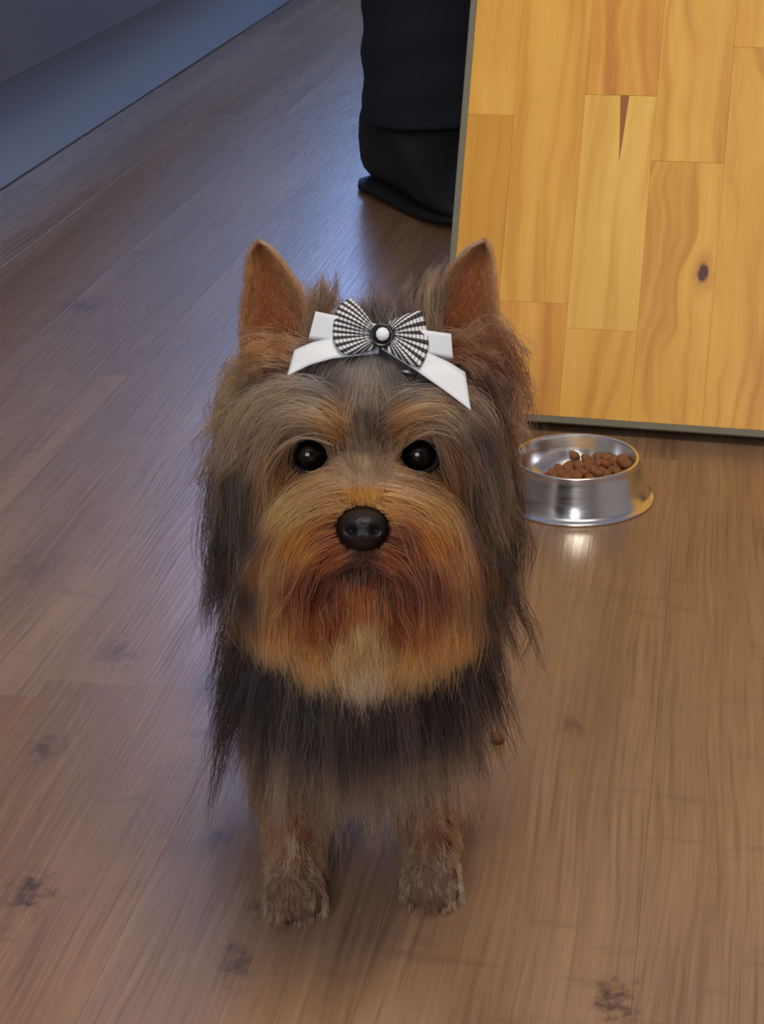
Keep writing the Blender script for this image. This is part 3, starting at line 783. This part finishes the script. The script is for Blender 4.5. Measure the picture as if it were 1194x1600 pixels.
def drape(uv, clr0, clr1, d0=None, slope=0.0):
    """depth for a guide: on the skin at the root, then riding over whatever lies under it"""
    K = len(uv); ds = []
    prev = None
    for i, (u, v) in enumerate(uv):
        hit = bvh.ray_cast(Vector(CAM_POS), Vector(hp(u, v, 0) - CAM_POS).normalized())
        sd_ = plan(np.array([hit[0]]))[2][0] if hit[0] is not None else 9.0
        c = clr0 + (clr1 - clr0) * (i / (K - 1)) ** 0.7
        if i == 0:
            prev = (sd_ if sd_ < .09 else .05) if d0 is None else d0
            if d0 is None: prev -= clr0
        else:
            step = math.hypot(u - uv[i - 1][0], v - uv[i - 1][1]) * HZ / FPX
            prev = min(sd_ - c, prev + step * slope) if sd_ < .5 else prev + step * slope
        ds.append(prev)
    return np.array(ds)
def mirror(gs, skew=0): return [[(1140 - p[0] + skew, p[1]) for p in g] for g in gs]
KH = 11
BOW_QUADS = [[(600, 522), (672, 550), (729, 580), (738, 644), (652, 582)], [(592, 520), (592, 552), (520, 562), (447, 590), (458, 545)], [(540, 470), (655, 482), (672, 540), (655, 574), (540, 553), (520, 520)]]
def region(guides, n, seed, clr=(0.0005, 0.006), slope=0.1, clump=14, rroot=.0042, rtip=.0011, wav=.0013, d0=None, lenvar=.18, colour=None, light=.10, dark=.10, tipfade=None, layers=1.0):
    """strands between drawn guides: guides are mixed into clump centres, strands gather towards their centre at the tip"""
    k = np.random.default_rng(seed)
    G = []
    for g in guides:
        uv = catmull(g, KH); d = drape(uv, clr[0], clr[1], d0, slope)
        G.append(hp_many(uv[:, 0], uv[:, 1], d))
    G = np.array(G); ng = len(G)
    mid = G[:, KH // 2] * .6 + G[:, 0]
    D = np.linalg.norm(mid[:, None] - mid[None], axis=-1)
    nb = np.argsort(D, axis=1)[:, :min(4, ng)]
    m = max(1, n // clump)
    g0 = k.integers(0, ng, m); w = k.dirichlet([1.1] + [.8] * (nb.shape[1] - 1), m)
    Cn = (G[nb[g0]] * w[:, :, None, None]).sum(1)
    # length and stray
    t = np.linspace(0, 1, KH)
    Cn = Cn + smooth_noise(m, KH, wav * 1.6, k)
    Cn += k.normal(0, 1, (m, 1, 3)) * rroot * .9 * layers
    ci = np.repeat(np.arange(m), clump); nn = len(ci)
    off = k.normal(0, 1, (nn, 1, 3)) * .6
    rad = (rroot + (rtip - rroot) * t ** 0.8)[None, :, None]
    S = Cn[ci] + off * rad + smooth_noise(nn, KH, wav, k)
    f = 1 - np.abs(k.normal(0, lenvar, nn)); f = np.clip(f, .45, 1)
    cl_f = 1 - np.abs(k.normal(0, lenvar * .5, m)); f = f * np.clip(cl_f[ci], .6, 1)
    S = resample(S, f)
    u, v, d = plan(S.reshape(-1, 3)); u = u.reshape(nn, KH); v = v.reshape(nn, KH); d = d.reshape(nn, KH)
    keep = np.ones(nn, bool)
    for eu, ev in EYES: keep &= ~(np.hypot((u - eu) / 27, (v - ev) / 24) < 1).any(1)
    keep &= ~(np.hypot((u - 567) / 41, (v - 826) / 35) < 1).any(1)
    for Q in BOW_QUADS:                                   # hair lies under the bow
        ins = np.ones(u.shape, bool)
        for (ax, ay), (bx, by) in zip(Q, Q[1:] + Q[:1]): ins &= ((bx - ax) * (v - ay) - (by - ay) * (u - ax)) > -40
        keep &= ~(ins & (d < .0035)).any(1)
    S, u, v = S[keep], u[keep], v[keep]; ci = ci[keep]; nn = len(S)
    Cc = head_color(u, v) if colour is None else colour(u, v, t, k)
    return finish(S, Cc, ci, m, k, light, dark)
def resample(S, f):
    n, K = S.shape[:2]; x = np.linspace(0, 1, K)[None] * f[:, None] * (K - 1)
    i = np.minimum(x.astype(int), K - 2); fr = (x - i)[..., None]
    r = np.arange(n)[:, None]
    return S[r, i] * (1 - fr) + S[r, i + 1] * fr
def finish(S, Cc, ci, m, k, light, dark):
    n = len(S)
    gain = np.exp(k.normal(0, .24, n)) * np.exp(k.normal(.03, .48, m))[ci]
    Cc = Cc * gain[:, None, None]
    z = k.random(n); cz = k.random(m)[ci]
    lt = (z < light * .6) | (cz < light * .5)
    dk = (z > 1 - dark * .6) | (cz > 1 - dark * .5)
    Cc[lt] = Cc[lt] * .7 + s2l((206, 176, 136)) * .22
    Cc[dk] = Cc[dk] * .38
    return S, np.clip(Cc, .002, .9)
def cat(*L_): return np.concatenate([a for a, _ in L_]), np.concatenate([b for _, b in L_])

# forehead combed up into the topknot
g = [[(562, 700), (556, 650), (572, 585), (592, 532)], [(545, 705), (530, 650), (550, 590), (586, 536)], [(520, 690), (508, 640), (536, 588), (578, 540)], [(492, 680), (488, 630), (522, 585), (572, 544)],
     [(470, 660), (474, 615), (512, 575), (566, 546)], [(445, 640), (462, 600), (505, 565), (558, 540)], [(425, 610), (455, 578), (500, 552), (550, 532)], [(430, 580), (460, 556), (510, 536), (560, 520)]]
gF = g + mirror(g, 8) + [[(570, 705), (570, 650), (580, 585), (597, 532)]]
fore = region(gF, 9000, 11, clr=(.0003, .0030), slope=.9, clump=9, rroot=.0034, rtip=.0012, wav=.0008, light=.22, dark=.10)
# brows and outer eye falls
g = [[(540, 690), (505, 652), (448, 645), (405, 690), (388, 770), (386, 860)], [(522, 690), (478, 668), (428, 688), (405, 760), (398, 860), (396, 930)], [(505, 686), (460, 684), (428, 735), (414, 830), (404, 930)],
     [(550, 668), (495, 622), (432, 628), (388, 680), (368, 770), (362, 850)], [(535, 645), (485, 602), (422, 610), (382, 655), (358, 730), (352, 810)], [(500, 640), (455, 612), (405, 630), (376, 700), (365, 800), (366, 900)]]
def brow_c(u, v, t, k):
    c = head_color(u, v); s = (np.clip((v - 690) / 140, 0, 1) * np.where(u > 700, .5, 1) * np.clip((u - 385) / 20, 0, 1))[..., None]
    return c * (1 - .34 * s) + s2l((150, 110, 74)) * .30 * s
brow = region(g + mirror(g), 8200, 12, clr=(.0006, .009), slope=.10, clump=22, rroot=.0036, rtip=.0007, wav=.0020, light=.22, dark=.30, colour=brow_c)
# cheeks and side locks
def side_c(u, v, t, k): return head_color(u, v)
g = [[(470, 752), (440, 790), (420, 870), (405, 960), (408, 1025)], [(452, 735), (420, 775), (400, 865), (392, 960), (400, 1010)], [(435, 700), (398, 752), (382, 850), (378, 950), (386, 1015)],
     [(412, 655), (378, 720), (366, 820), (366, 910), (360, 975)], [(395, 620), (366, 690), (352, 790), (350, 880), (345, 940)], [(480, 765), (455, 800), (435, 860), (420, 940), (418, 1010)]]
cheek = region(g + mirror(g, 0), 8600, 13, clr=(.0005, .007), slope=.16, clump=26, rroot=.0048, rtip=.0008, wav=.0026, light=.14, dark=.42, colour=side_c)
# flares under the ears
g = [[(406, 570), (380, 608), (358, 650), (336, 698)], [(396, 545), (376, 580), (362, 612), (350, 645)], [(404, 600), (374, 660), (354, 725), (356, 795)], [(394, 640), (366, 700), (354, 785), (352, 860)], [(440, 570), (404, 595), (374, 632), (350, 684)], [(470, 570), (420, 595), (385, 640), (362, 720)]]
gm = mirror(g, -14) + [[(765, 500), (782, 520), (792, 560), (796, 600)], [(765, 540), (785, 565), (798, 610), (804, 660)], [(755, 560), (782, 610), (796, 680), (803, 760)], [(755, 600), (785, 680), (797, 780), (804, 880)], [(760, 650), (788, 740), (802, 840), (814, 930)]]
flare = region(g + gm, 7000, 14, clr=(.001, .006), slope=.22, clump=24, rroot=.0038, rtip=.0008, wav=.0026, light=.14, dark=.28, colour=side_c)
# moustache
g = [[(545, 772), (497, 776), (452, 810), (426, 880), (414, 970), (424, 1042)], [(528, 762), (472, 772), (432, 820), (412, 900), (402, 985), (412, 1030)], [(538, 800), (492, 815), (456, 870), (438, 960), (436, 1050)],
     [(533, 828), (496, 848), (470, 910), (456, 990), (460, 1070)], [(541, 848), (515, 864), (489, 920), (480, 1000), (486, 1082)], [(520, 790), (478, 800), (440, 850), (424, 940), (428, 1045)]]
mous = region(g + mirror(g) , 11500, 15, clr=(.0006, .011), slope=.04, clump=16, rroot=.0036, rtip=.0011, wav=.0015, light=.07, dark=.08)
# upper lip
g = [[(562, 862), (545, 870), (522, 880), (500, 896)], [(550, 856), (525, 868), (500, 885), (484, 905)], [(566, 864), (562, 870), (556, 877)], [(535, 850), (512, 868), (490, 895), (478, 930)]]
lip = region(g + mirror(g, -4), 1500, 16, clr=(.0004, .003), slope=.1, clump=8, rroot=.0020, rtip=.0012, wav=.0005, light=.02, dark=.10)
# beard of the chin
g = [[(500, 902), (488, 960), (484, 1030), (494, 1085)], [(520, 905), (512, 965), (512, 1035), (518, 1090)], [(545, 908), (540, 970), (541, 1040), (546, 1098)], [(570, 910), (570, 980), (571, 1050), (572, 1106)], [(505, 912), (478, 960), (462, 1020), (468, 1070)], [(496, 895), (474, 935), (468, 1000), (474, 1070)], [(512, 900), (498, 950), (498, 1020), (505, 1085)]]
g2 = [[(508, 897), (490, 940), (484, 1010), (494, 1080)], [(522, 900), (506, 945), (502, 1015), (512, 1086)], [(538, 902), (528, 950), (525, 1020), (532, 1092)], [(560, 904), (556, 955), (556, 1030), (558, 1098)], [(496, 890), (474, 930), (464, 1000), (474, 1068)]]
jawf = region(g2 + mirror(g2), 5200, 19, clr=(.0006, .010), slope=.02, clump=16, rroot=.0042, rtip=.0010, wav=.0018, d0=-.017, light=.08, dark=.08)
chin = region(g + mirror(g), 7000, 17, clr=(.0006, .012), slope=.02, clump=14, rroot=.0040, rtip=.0012, wav=.0016, light=.10, dark=.05)
# bridge of the nose and inner eye corners
g = [[(570, 792), (570, 765), (573, 738)], [(552, 792), (545, 768), (536, 748)], [(556, 748), (545, 724), (536, 702)], [(570, 742), (570, 716), (570, 692)], [(536, 796), (516, 780), (496, 774)], [(530, 740), (516, 748), (504, 768)], [(548, 770), (532, 752), (518, 742)], [(540, 720), (526, 700), (518, 686)], [(525, 758), (500, 768), (470, 782)], [(512, 750), (488, 756), (456, 768)]]
brid = region(g + mirror(g), 5200, 18, clr=(.0003, .0022), slope=.1, clump=6, rroot=.0026, rtip=.0016, wav=.0006, light=.10, dark=.03)
# ears: fur on the shells, fringes and tufts
def ear_fur(E, n, seed, flip):
    k = np.random.default_rng(seed)
    s, t = k.random(n), k.random(n) ** .85 * .97
    R0 = ear_pt(E, s, t, -.0002); R1 = ear_pt(E, np.clip(s + k.normal(0, .06, n) + (s - .5) * .10, -.06, 1.06), np.minimum(t + .10 + .05 * k.random(n), .995), -.0016 - .002 * k.random(n))
    x = np.linspace(0, 1, 5)[None, :, None]
    S = R0[:, None] * (1 - x) + R1[:, None] * x + smooth_noise(n, 5, .0005, k)
    edge = np.abs(2 * s - 1)
    base = s2l((132, 80, 50)) * (1 - edge ** 3)[:, None] + s2l((182, 136, 100)) * (edge ** 3)[:, None]
    base = base * (.62 + .45 * t)[:, None] * np.exp(k.normal(0, .2, n))[:, None]
    return S, np.clip(np.repeat(base[:, None], 5, 1), .002, .9)
earf = cat(ear_fur(EARS[0], 5200, 21, 1), ear_fur(EARS[1], 5200, 22, -1))
def ear_back(E, n, seed):
    k = np.random.default_rng(seed)
    s, t = k.random(n), k.random(n) * .97
    R0 = ear_pt(E, s, t, .0034); R1 = ear_pt(E, s + k.normal(0, .05, n), np.minimum(t + .09, .99), .0062)
    x = np.linspace(0, 1, 5)[None, :, None]; S = R0[:, None] * (1 - x) + R1[:, None] * x
    return S, np.clip(np.repeat((s2l((60, 42, 34)) * np.exp(k.normal(0, .25, n))[:, None])[:, None], 5, 1), .002, .9)
earb = cat(ear_back(EARS[0], 2200, 23), ear_back(EARS[1], 2200, 24))
gl = [[(488, 520), (494, 470), (500, 430)], [(498, 520), (512, 475), (514, 435)], [(502, 530), (522, 480), (530, 440)], [(480, 520), (474, 470), (462, 430)]]
gr_ = [[(656, 520), (648, 460), (668, 398)], [(664, 520), (660, 460), (674, 400)], [(680, 520), (690, 455), (722, 412)], [(692, 530), (708, 470), (742, 425)], [(668, 530), (655, 480), (660, 430)]]
def tuft_c(u, v, t, k): return np.tile(s2l((88, 66, 50)), (*u.shape, 1)) * (1 - .2 * t)[None, :, None]
tuft = region(gl + gr_, 900, 25, clr=(.002, .004), slope=.1, clump=22, rroot=.0030, rtip=.0006, wav=.0010, d0=.030, light=.25, dark=.25, colour=tuft_c)
g = [[(478, 560), (434, 544), (396, 544), (378, 562)], [(470, 565), (424, 558), (388, 570), (366, 598)], [(485, 552), (444, 530), (408, 526), (386, 536)], [(460, 570), (418, 572), (384, 592), (364, 622)], [(490, 568), (452, 556), (420, 572), (394, 618)]]
gm = [[(668, 560), (712, 540), (750, 534), (776, 544)], [(676, 565), (725, 554), (764, 560), (784, 580)], [(664, 554), (700, 530), (738, 522), (768, 530)], [(690, 570), (735, 572), (766, 592), (786, 622)], [(672, 570), (710, 558), (748, 582), (778, 640)], [(720, 570), (764, 600), (788, 645), (800, 690)]]
earfl = region(g + gm, 3000, 26, clr=(.002, .006), slope=.1, clump=22, rroot=.0036, rtip=.0008, wav=.0020, d0=.030, light=.14, dark=.20)
# dark topknot tail behind the bow
g = [[(590, 545), (592, 505), (588, 470)], [(600, 545), (604, 500), (606, 462)], [(610, 545), (618, 505), (626, 475)], [(575, 545), (572, 510), (560, 480)], [(560, 550), (548, 520), (530, 490)], [(625, 550), (640, 520), (655, 490)]]
def top_c(u, v, t, k): return np.tile(s2l((52, 44, 42)), (*u.shape, 1))
topk = region(g, 2200, 27, clr=(.002, .004), slope=.5, clump=20, rroot=.0040, rtip=.0012, wav=.0012, d0=.018, light=.04, dark=.2, colour=top_c)

# ---- coat of trunk, neck and legs: combed by gravity
tri = np.array([p.vertices[:] if len(p.vertices) == 3 else p.vertices[:3] for p in body_me.polygons]); quad = [(p.vertices[0], p.vertices[2], p.vertices[3]) for p in body_me.polygons if len(p.vertices) == 4]
tri = np.concatenate([tri, np.array(quad)]) if quad else tri
A_, B_, Ct = V[tri[:, 0]], V[tri[:, 1]], V[tri[:, 2]]
tar = np.linalg.norm(np.cross(B_ - A_, Ct - A_), axis=1); tcen = (A_ + B_ + Ct) / 3
tu, tv, td = plan(tcen)
def scatter(mask, n, k):
    w = tar * mask; c = np.cumsum(w); idx = np.searchsorted(c, k.random(n) * c[-1])
    a, b = k.random(n), k.random(n); f = a + b > 1; a[f], b[f] = 1 - a[f], 1 - b[f]
    return A_[idx] + (B_ - A_)[idx] * a[:, None] + (Ct - A_)[idx] * b[:, None]
def grow(P0, length, lift, pull, K, k, keepout=.0015, jit=.15):
    """pull: n x 3 direction the hair is combed towards; lift: how far it first stands off the skin"""
    n = len(P0); nrm = sdf_grad(P0); S = np.empty((n, K, 3)); S[:, 0] = P0
    step = (length / (K - 1))[:, None]; cur = P0.copy(); dr = nrm * lift + pull + k.normal(0, jit, (n, 3))
    dr /= np.linalg.norm(dr, axis=1, keepdims=True)
    for i in range(1, K):
        dr = dr + pull * .35; dr /= np.linalg.norm(dr, axis=1, keepdims=True)
        cur = cur + dr * step
        s = sdf(cur); inside = s < keepout
        if inside.any(): cur[inside] += sdf_grad(cur[inside]) * (keepout - s[inside])[:, None]
        cur[:, 2] = np.maximum(cur[:, 2], .0012)
        S[:, i] = cur
    return S
def coat(mask, n, seed, length, lift, pullf, colf, K=9, clump=16, rroot=.0050, rtip=.0012, wav=.0015, light=.03, dark=.2, lenvar=.2, jit=.15):
    k = np.random.default_rng(seed); m = n // clump
    P0 = scatter(mask, m, k)
    Cn = grow(P0, length(P0) * np.clip(k.normal(1, lenvar, m), .5, 1.4), lift, pullf(P0), K, k, jit=jit)
    ci = np.repeat(np.arange(m), clump); nn = len(ci); t = np.linspace(0, 1, K)
    S = Cn[ci] + k.normal(0, .6, (nn, 1, 3)) * (rroot + (rtip - rroot) * t ** .8)[None, :, None] + smooth_noise(nn, K, wav, k)
    S = resample(S, np.clip(1 - np.abs(k.normal(0, .15, nn)), .5, 1)); S[..., 2] = np.maximum(S[..., 2], .0010)
    Cc = colf(S, t, k)
    return finish(S, Cc, ci, m, k, light, dark)
behind = (td > .060) | (tv > 905)
trunk = (tcen[:, 2] > .085) & behind & ~((td < .075) & (tv < 760) & (tv > 360) & (td < .062))
def trunk_pull(P0):
    side = np.sign(P0[:, 0] + .015) * np.clip(np.abs(P0[:, 0] + .015) / .045, 0, 1)
    return np.stack([side * .22, np.where(P0[:, 1] > .93, .12, -.05), -np.ones(len(P0))], 1)
def trunk_len(P0): return np.clip((P0[:, 2] - np.where(P0[:, 1] > .93, .040, np.where(np.abs(P0[:, 0] + .015) > .028, np.where(P0[:, 0] > 0, .076, .066), .076))) * .95, .024, .085)
def trunk_c(S, t, k):
    c = np.tile(C_BLACK, (*S.shape[:2], 1)); z = S[..., 2]
    mid = np.exp(-((S[..., 0] + .012) / .045) ** 2) * (S[..., 1] < .885)
    w = np.clip((.115 - z) / .05, 0, 1) * mid
    grey = s2l((132, 118, 108)); c = c * (1 - w[..., None]) + grey * w[..., None]
    return c
tr1 = coat(trunk, 19000, 31, trunk_len, .35, trunk_pull, trunk_c, clump=22, rroot=.0060, rtip=.0010, wav=.0026, light=.03, dark=.15)
# pale fringe on the chest
chestm = (tcen[:, 2] > .085) & (tcen[:, 2] < .19) & (tcen[:, 1] < .875) & (tv > 900)
def chest_c(S, t, k):
    a = s2l((38, 33, 35)); b = s2l((172, 154, 136)); w = np.clip((.114 - S[..., 2]) / .045, 0, 1)[..., None]
    m = len(S) // 22; w = w * np.repeat(np.where(k.random(m) < .45, .22, 1.0) * k.uniform(.7, 1, m), 22)[:, None, None]
    return a * (1 - w) + b * w
tr2 = coat(chestm, 10000, 32, lambda P0: np.clip((P0[:, 2] - .060) * .9, .02, .075), .35, lambda P0: np.stack([(P0[:, 0] + .012) * 2.0, -.18 * np.ones(len(P0)), -np.ones(len(P0))], 1), chest_c, clump=22, rroot=.0052, rtip=.0007, wav=.0028, light=.18, dark=.40)
# legs and paws
legm = (tcen[:, 2] < .104) & (tcen[:, 2] > .020) & (np.abs(np.abs(tcen[:, 0] + .0155) - .0375) < .030)
def leg_pull(P0):
    cx = np.where(P0[:, 0] < -.0155, -.0529, .0219); o = P0[:, 0] - cx
    return np.stack([o * 20, np.where(P0[:, 1] < .95, .30, .2) * np.ones(len(P0)) - 0.25 * (P0[:, 1] < .862), -np.ones(len(P0))], 1)
def leg_c(S, t, k):
    w = np.clip((.055 - S[..., 2]) / .04, 0, 1)[..., None]; x = np.clip((S[..., 0] + .0155) / .05, -1, 1)[..., None]
    return (s2l((164, 104, 62)) * (1 - w) + s2l((178, 136, 104)) * w) * (1 + 0 * x)
lg = coat(legm, 26000, 33, lambda P0: np.clip(.012 + (P0[:, 2] - .02) * .22, .012, .030), .42, leg_pull, leg_c, K=7, clump=16, rroot=.0036, rtip=.0008, wav=.0009, light=.10, dark=.12, jit=.10)
pawm = tcen[:, 2] < .024
def paw_c(S, t, k):
    x = np.where(S[..., 0] < -.0155, S[..., 0] + .0529, S[..., 0] - .0219); z = S[..., 2]; y = S[..., 1]
    d = np.hypot(x / .010, (z - .009) / .008)
    w = np.exp(-d ** 2)[..., None] * (y < .855)[..., None]
    return C_PAW * (1 - w) + s2l((84, 54, 50)) * w
pw = coat(pawm, 7000, 34, lambda P0: np.full(len(P0), .0065), .5, lambda P0: np.stack([np.zeros(len(P0)), -.7 * np.ones(len(P0)), -.75 * np.ones(len(P0))], 1), paw_c, K=5, clump=6, rroot=.0016, rtip=.0009, wav=.0004, light=.10, dark=.12)

R0_, R1_ = .000140, .000035
hair_object('body_coat', *tr1, R0_ * 1.1, R1_, 'long straight black hair of the trunk')
hair_object('chest_fringe', *tr2, R0_, R1_, 'dark chest hair with pale grey tips')
hair_object('leg_hair', *lg, R0_ * 1.1, R1_)
hair_object('paw_hair', *pw, R0_ * 1.1, R1_)
hair_object('forehead_hair', *cat(fore, topk), R0_ * .9, R1_, 'silver grey hair combed up into the topknot')
hair_object('brow_hair', *brow, R0_, R1_)
hair_object('cheek_hair', *cat(cheek, flare), R0_, R1_)
hair_object('moustache', *cat(mous, lip), R0_, R1_, 'orange tan moustache hair')
hair_object('beard', *cat(chin, jawf), R0_, R1_, 'rust brown beard with cream tips')
hair_object('nose_bridge_hair', *brid, R0_ * .7, R1_)
hair_object('ear_hair', *cat(earf, earb, ), R0_ * .7, R1_)
hair_object('ear_tufts', *cat(tuft, earfl), R0_, R1_)
#@@BOW
# ------------------------------------------------------------------ bow clipped into the topknot
BOWC = Vector(hp(597, 523, .004))
bow = thing('hair_bow', 'white satin ribbon and black-white gingham bow with pearl button on the dog\'s head', 'bow', BOWC)
BINV = bow.matrix_world.inverted()
def bpart(name, bm, mat, label=None, smooth=True, parent=None):
    o = obj(name, bm, mat, None, smooth); o.parent = parent or bow; o.matrix_parent_inverse = BINV if parent is None else Matrix.Identity(4)
    if label: o['label'] = label
    return o
def plane_d(v): return .0060 - (v - 525) * .00010 - max(0, v - 575) * .00012
def sheet(fn, ns, nt, thick, uvscale=None):
    """closed thin cloth from fn(s, t) -> u, v, d"""
    bm = bmesh.new(); uvl = bm.loops.layers.uv.new('UVMap')
    P = np.array([[hp(*fn(i / ns, j / nt)) for j in range(nt + 1)] for i in range(ns + 1)])
    du = np.gradient(P, axis=0); dv = np.gradient(P, axis=1); nr = np.cross(du, dv); nr /= np.linalg.norm(nr, axis=-1, keepdims=True) + 1e-12
    f = [[bm.verts.new(P[i, j] + nr[i, j] * thick / 2) for j in range(nt + 1)] for i in range(ns + 1)]
    b = [[bm.verts.new(P[i, j] - nr[i, j] * thick / 2) for j in range(nt + 1)] for i in range(ns + 1)]
    def face(q, st):
        fc = bm.faces.new(q)
        for l, (s, t) in zip(fc.loops, st): l[uvl].uv = (s * (uvscale or (1, 1))[0], t * (uvscale or (1, 1))[1])
    for i in range(ns):
        for j in range(nt):
            st = [(i / ns, j / nt), ((i + 1) / ns, j / nt), ((i + 1) / ns, (j + 1) / nt), (i / ns, (j + 1) / nt)]
            face((f[i][j], f[i + 1][j], f[i + 1][j + 1], f[i][j + 1]), st)
            face((b[i][j], b[i][j + 1], b[i + 1][j + 1], b[i + 1][j]), [st[0], st[3], st[2], st[1]])
    rim = [(i, 0) for i in range(ns)] + [(ns, j) for j in range(nt)] + [(i, nt) for i in range(ns, 0, -1)] + [(0, j) for j in range(nt, 0, -1)]
    for a, c in zip(rim, rim[1:] + rim[:1]):
        face((f[a[0]][a[1]], b[a[0]][a[1]], b[c[0]][c[1]], f[c[0]][c[1]]), [(a[0] / ns, a[1] / nt)] * 2 + [(c[0] / ns, c[1] / nt)] * 2)
    bmesh.ops.recalc_face_normals(bm, faces=bm.faces)
    return bm
def lerp(a, b, t): return a + (b - a) * t
satin, N, L, P = new_mat('white_satin_ribbon'); g = NT(satin)
tc = g.n('ShaderNodeTexCoord')
rib = g.noise(g.mapping(tc.outputs['Object'], (2500, 2500, 2500)), 1.0, 2)
L.new(g.mix(rib, (186, 192, 204), (204, 209, 218)), P.inputs['Base Color'])
P.inputs['Roughness'].default_value = 0.5; P.inputs['Sheen Weight'].default_value = 0.2
ging, N, L, P = new_mat('gingham'); g = NT(ging)
uv = g.n('ShaderNodeUVMap'); sx = g.n('ShaderNodeSeparateXYZ'); L.new(uv.outputs[0], sx.inputs[0])
def stripe(o): return g.math('GREATER_THAN', g.math('FRACT', o), 0.5)
a_, b_ = stripe(sx.outputs[0]), stripe(sx.outputs[1])
tot = g.math('MULTIPLY', g.math('ADD', g.math('MULTIPLY', a_, 0.8), g.math('MULTIPLY', b_, 1.2)), 0.5)
L.new(g.ramp(tot, [(0.0, (204, 205, 211)), (0.40, (150, 150, 156)), (0.60, (52, 52, 60)), (1.0, (18, 18, 24))]), P.inputs['Base Color'])
P.inputs['Roughness'].default_value = 0.8

# ribbon loops: out, round the fold and back behind
def loop_fn(end, w_c, w_e, back):
    def fn(s, t):
        x = 1 - abs(2 * s - 1); x = math.sin(x * math.pi / 2) ** 0.9
        cx, cy = lerp(590 if end[0] < 590 else 604, end[0], x), lerp(524, end[1], x)
        wx, wy = lerp(w_c[0], w_e[0], x), lerp(w_c[1], w_e[1], x)
        d = plane_d(cy) + .0012 + (back if s > .5 else 0) * (1 - x) ** .5 - .0022 * math.sin(math.pi * min(1, x)) * (1 if s < .5 else -1)
        k = t - .5
        return cx + wx * k, cy + wy * k + (6 * (1 - x) if s > .5 else 0) + (5 * math.sin(math.pi * x) if s > .5 else 0), d
    return fn
bpart('ribbon_loop', sheet(loop_fn((488, 508), (-4, 34), (-11, 43), .004), 28, 6, .0004), satin)
bpart('ribbon_loop', sheet(loop_fn((706, 541), (4, 34), (3, 39), .004), 28, 6, .0004), satin)
def tail_fn(top, bot, wave, fwd=0.0):
    def fn(s, t):
        a = poly_at(top, np.array(s)); b = poly_at(bot, np.array(s)); p = a * (1 - t) + b * t
        return p[0], p[1], plane_d(p[1]) + .0022 - .0016 * math.sin(s * 3.0) + wave * math.sin(s * 5 + t * 2) + fwd * max(0, s - .3)
    return fn
bpart('ribbon_tail', sheet(tail_fn([(592, 520), (525, 526), (488, 535), (460, 547)], [(592, 552), (520, 560), (485, 570), (449, 587)], .0006), 20, 6, .0004), satin)
bpart('ribbon_tail', sheet(tail_fn([(604, 522), (672, 552), (702, 566), (727, 582)], [(596, 545), (652, 580), (700, 614), (736, 641)], -.0006, -.0035), 20, 6, .0004), satin)
def lobe_fn(inner, outer, puff, side):
    def fn(s, t):
        a = poly_at(inner, np.array(t)); b = poly_at(outer, np.array(t))
        e = s ** 0.9; p = a * (1 - e) + b * e
        bow_ = math.sin(math.pi * t)
        d = plane_d(p[1]) - .0014 - puff * bow_ * math.sin(math.pi * min(1, .15 + s * .80)) + .0009 * math.sin(t * 9 + side) * (1 - s)
        return p[0], p[1] - 4 * math.sin(math.pi * s) * (1 - t) * side, d
    return fn
lobes = [([(586, 512), (583, 519), (582, 524)], [(547, 465), (532, 475), (524, 489), (521, 506), (520, 520)], 1),
         ([(582, 523), (583, 529), (587, 535)], [(520, 519), (521, 532), (528, 545), (538, 554), (556, 553), (585, 545)], 0),
         ([(607, 510), (611, 517), (612, 523)], [(609, 505), (632, 492), (658, 485), (664, 502), (669, 522), (670, 540)], 1),
         ([(612, 522), (610, 529), (606, 535)], [(670, 540), (666, 556), (656, 574), (640, 570), (618, 556), (600, 546)], 0)]
for inn, out, sd_ in lobes:
    bpart('gingham_lobe', sheet(lobe_fn(inn, out, .0034, sd_), 26, 22, .0004, (9.0, 7.0)), ging)
BROT = Matrix([[RGT[i], UPV[i], -FWD[i], 0] for i in range(3)] + [[0, 0, 0, 1]])
def place(bm, u, v, d):
    bmesh.ops.transform(bm, matrix=Matrix.Translation(hp(u, v, d)) @ BROT, verts=bm.verts); return bm
btn = bpart('button', place(lathe(bmesh.new(), [(0, -.003), (.0050, -.003), (.0056, -.0022), (.0057, .0006), (.0052, .0013), (.0046, .0013), (.0040, .0007), (0, .0007)], 40), 597, 524, .0022), simple('black_button', (14, 14, 17), 0.22, noise=0.1), 'black round button')
bm = bmesh.new(); bmesh.ops.create_icosphere(bm, subdivisions=2, radius=.0033)
for v in bm.verts: v.co.z *= .75
bpart('pearl', place(bm, 598, 522, .0005), simple('pearl', (222, 228, 234), 0.12, coat=0.8, noise=0.06, nscale=600), 'white faceted pearl', False, btn)
bm = bm_box(bmesh.new(), (-.004, -.0012, -.0010), (.004, .0012, .0010), .0006); 
bmesh.ops.transform(bm, matrix=Matrix.Rotation(math.radians(-14), 4, 'Z'), verts=bm.verts)
bpart('clip', place(bm, 638, 582, .0030), simple('clip_metal', (96, 96, 98), 0.3, metal=1.0, noise=0.1), 'small metal hair clip')
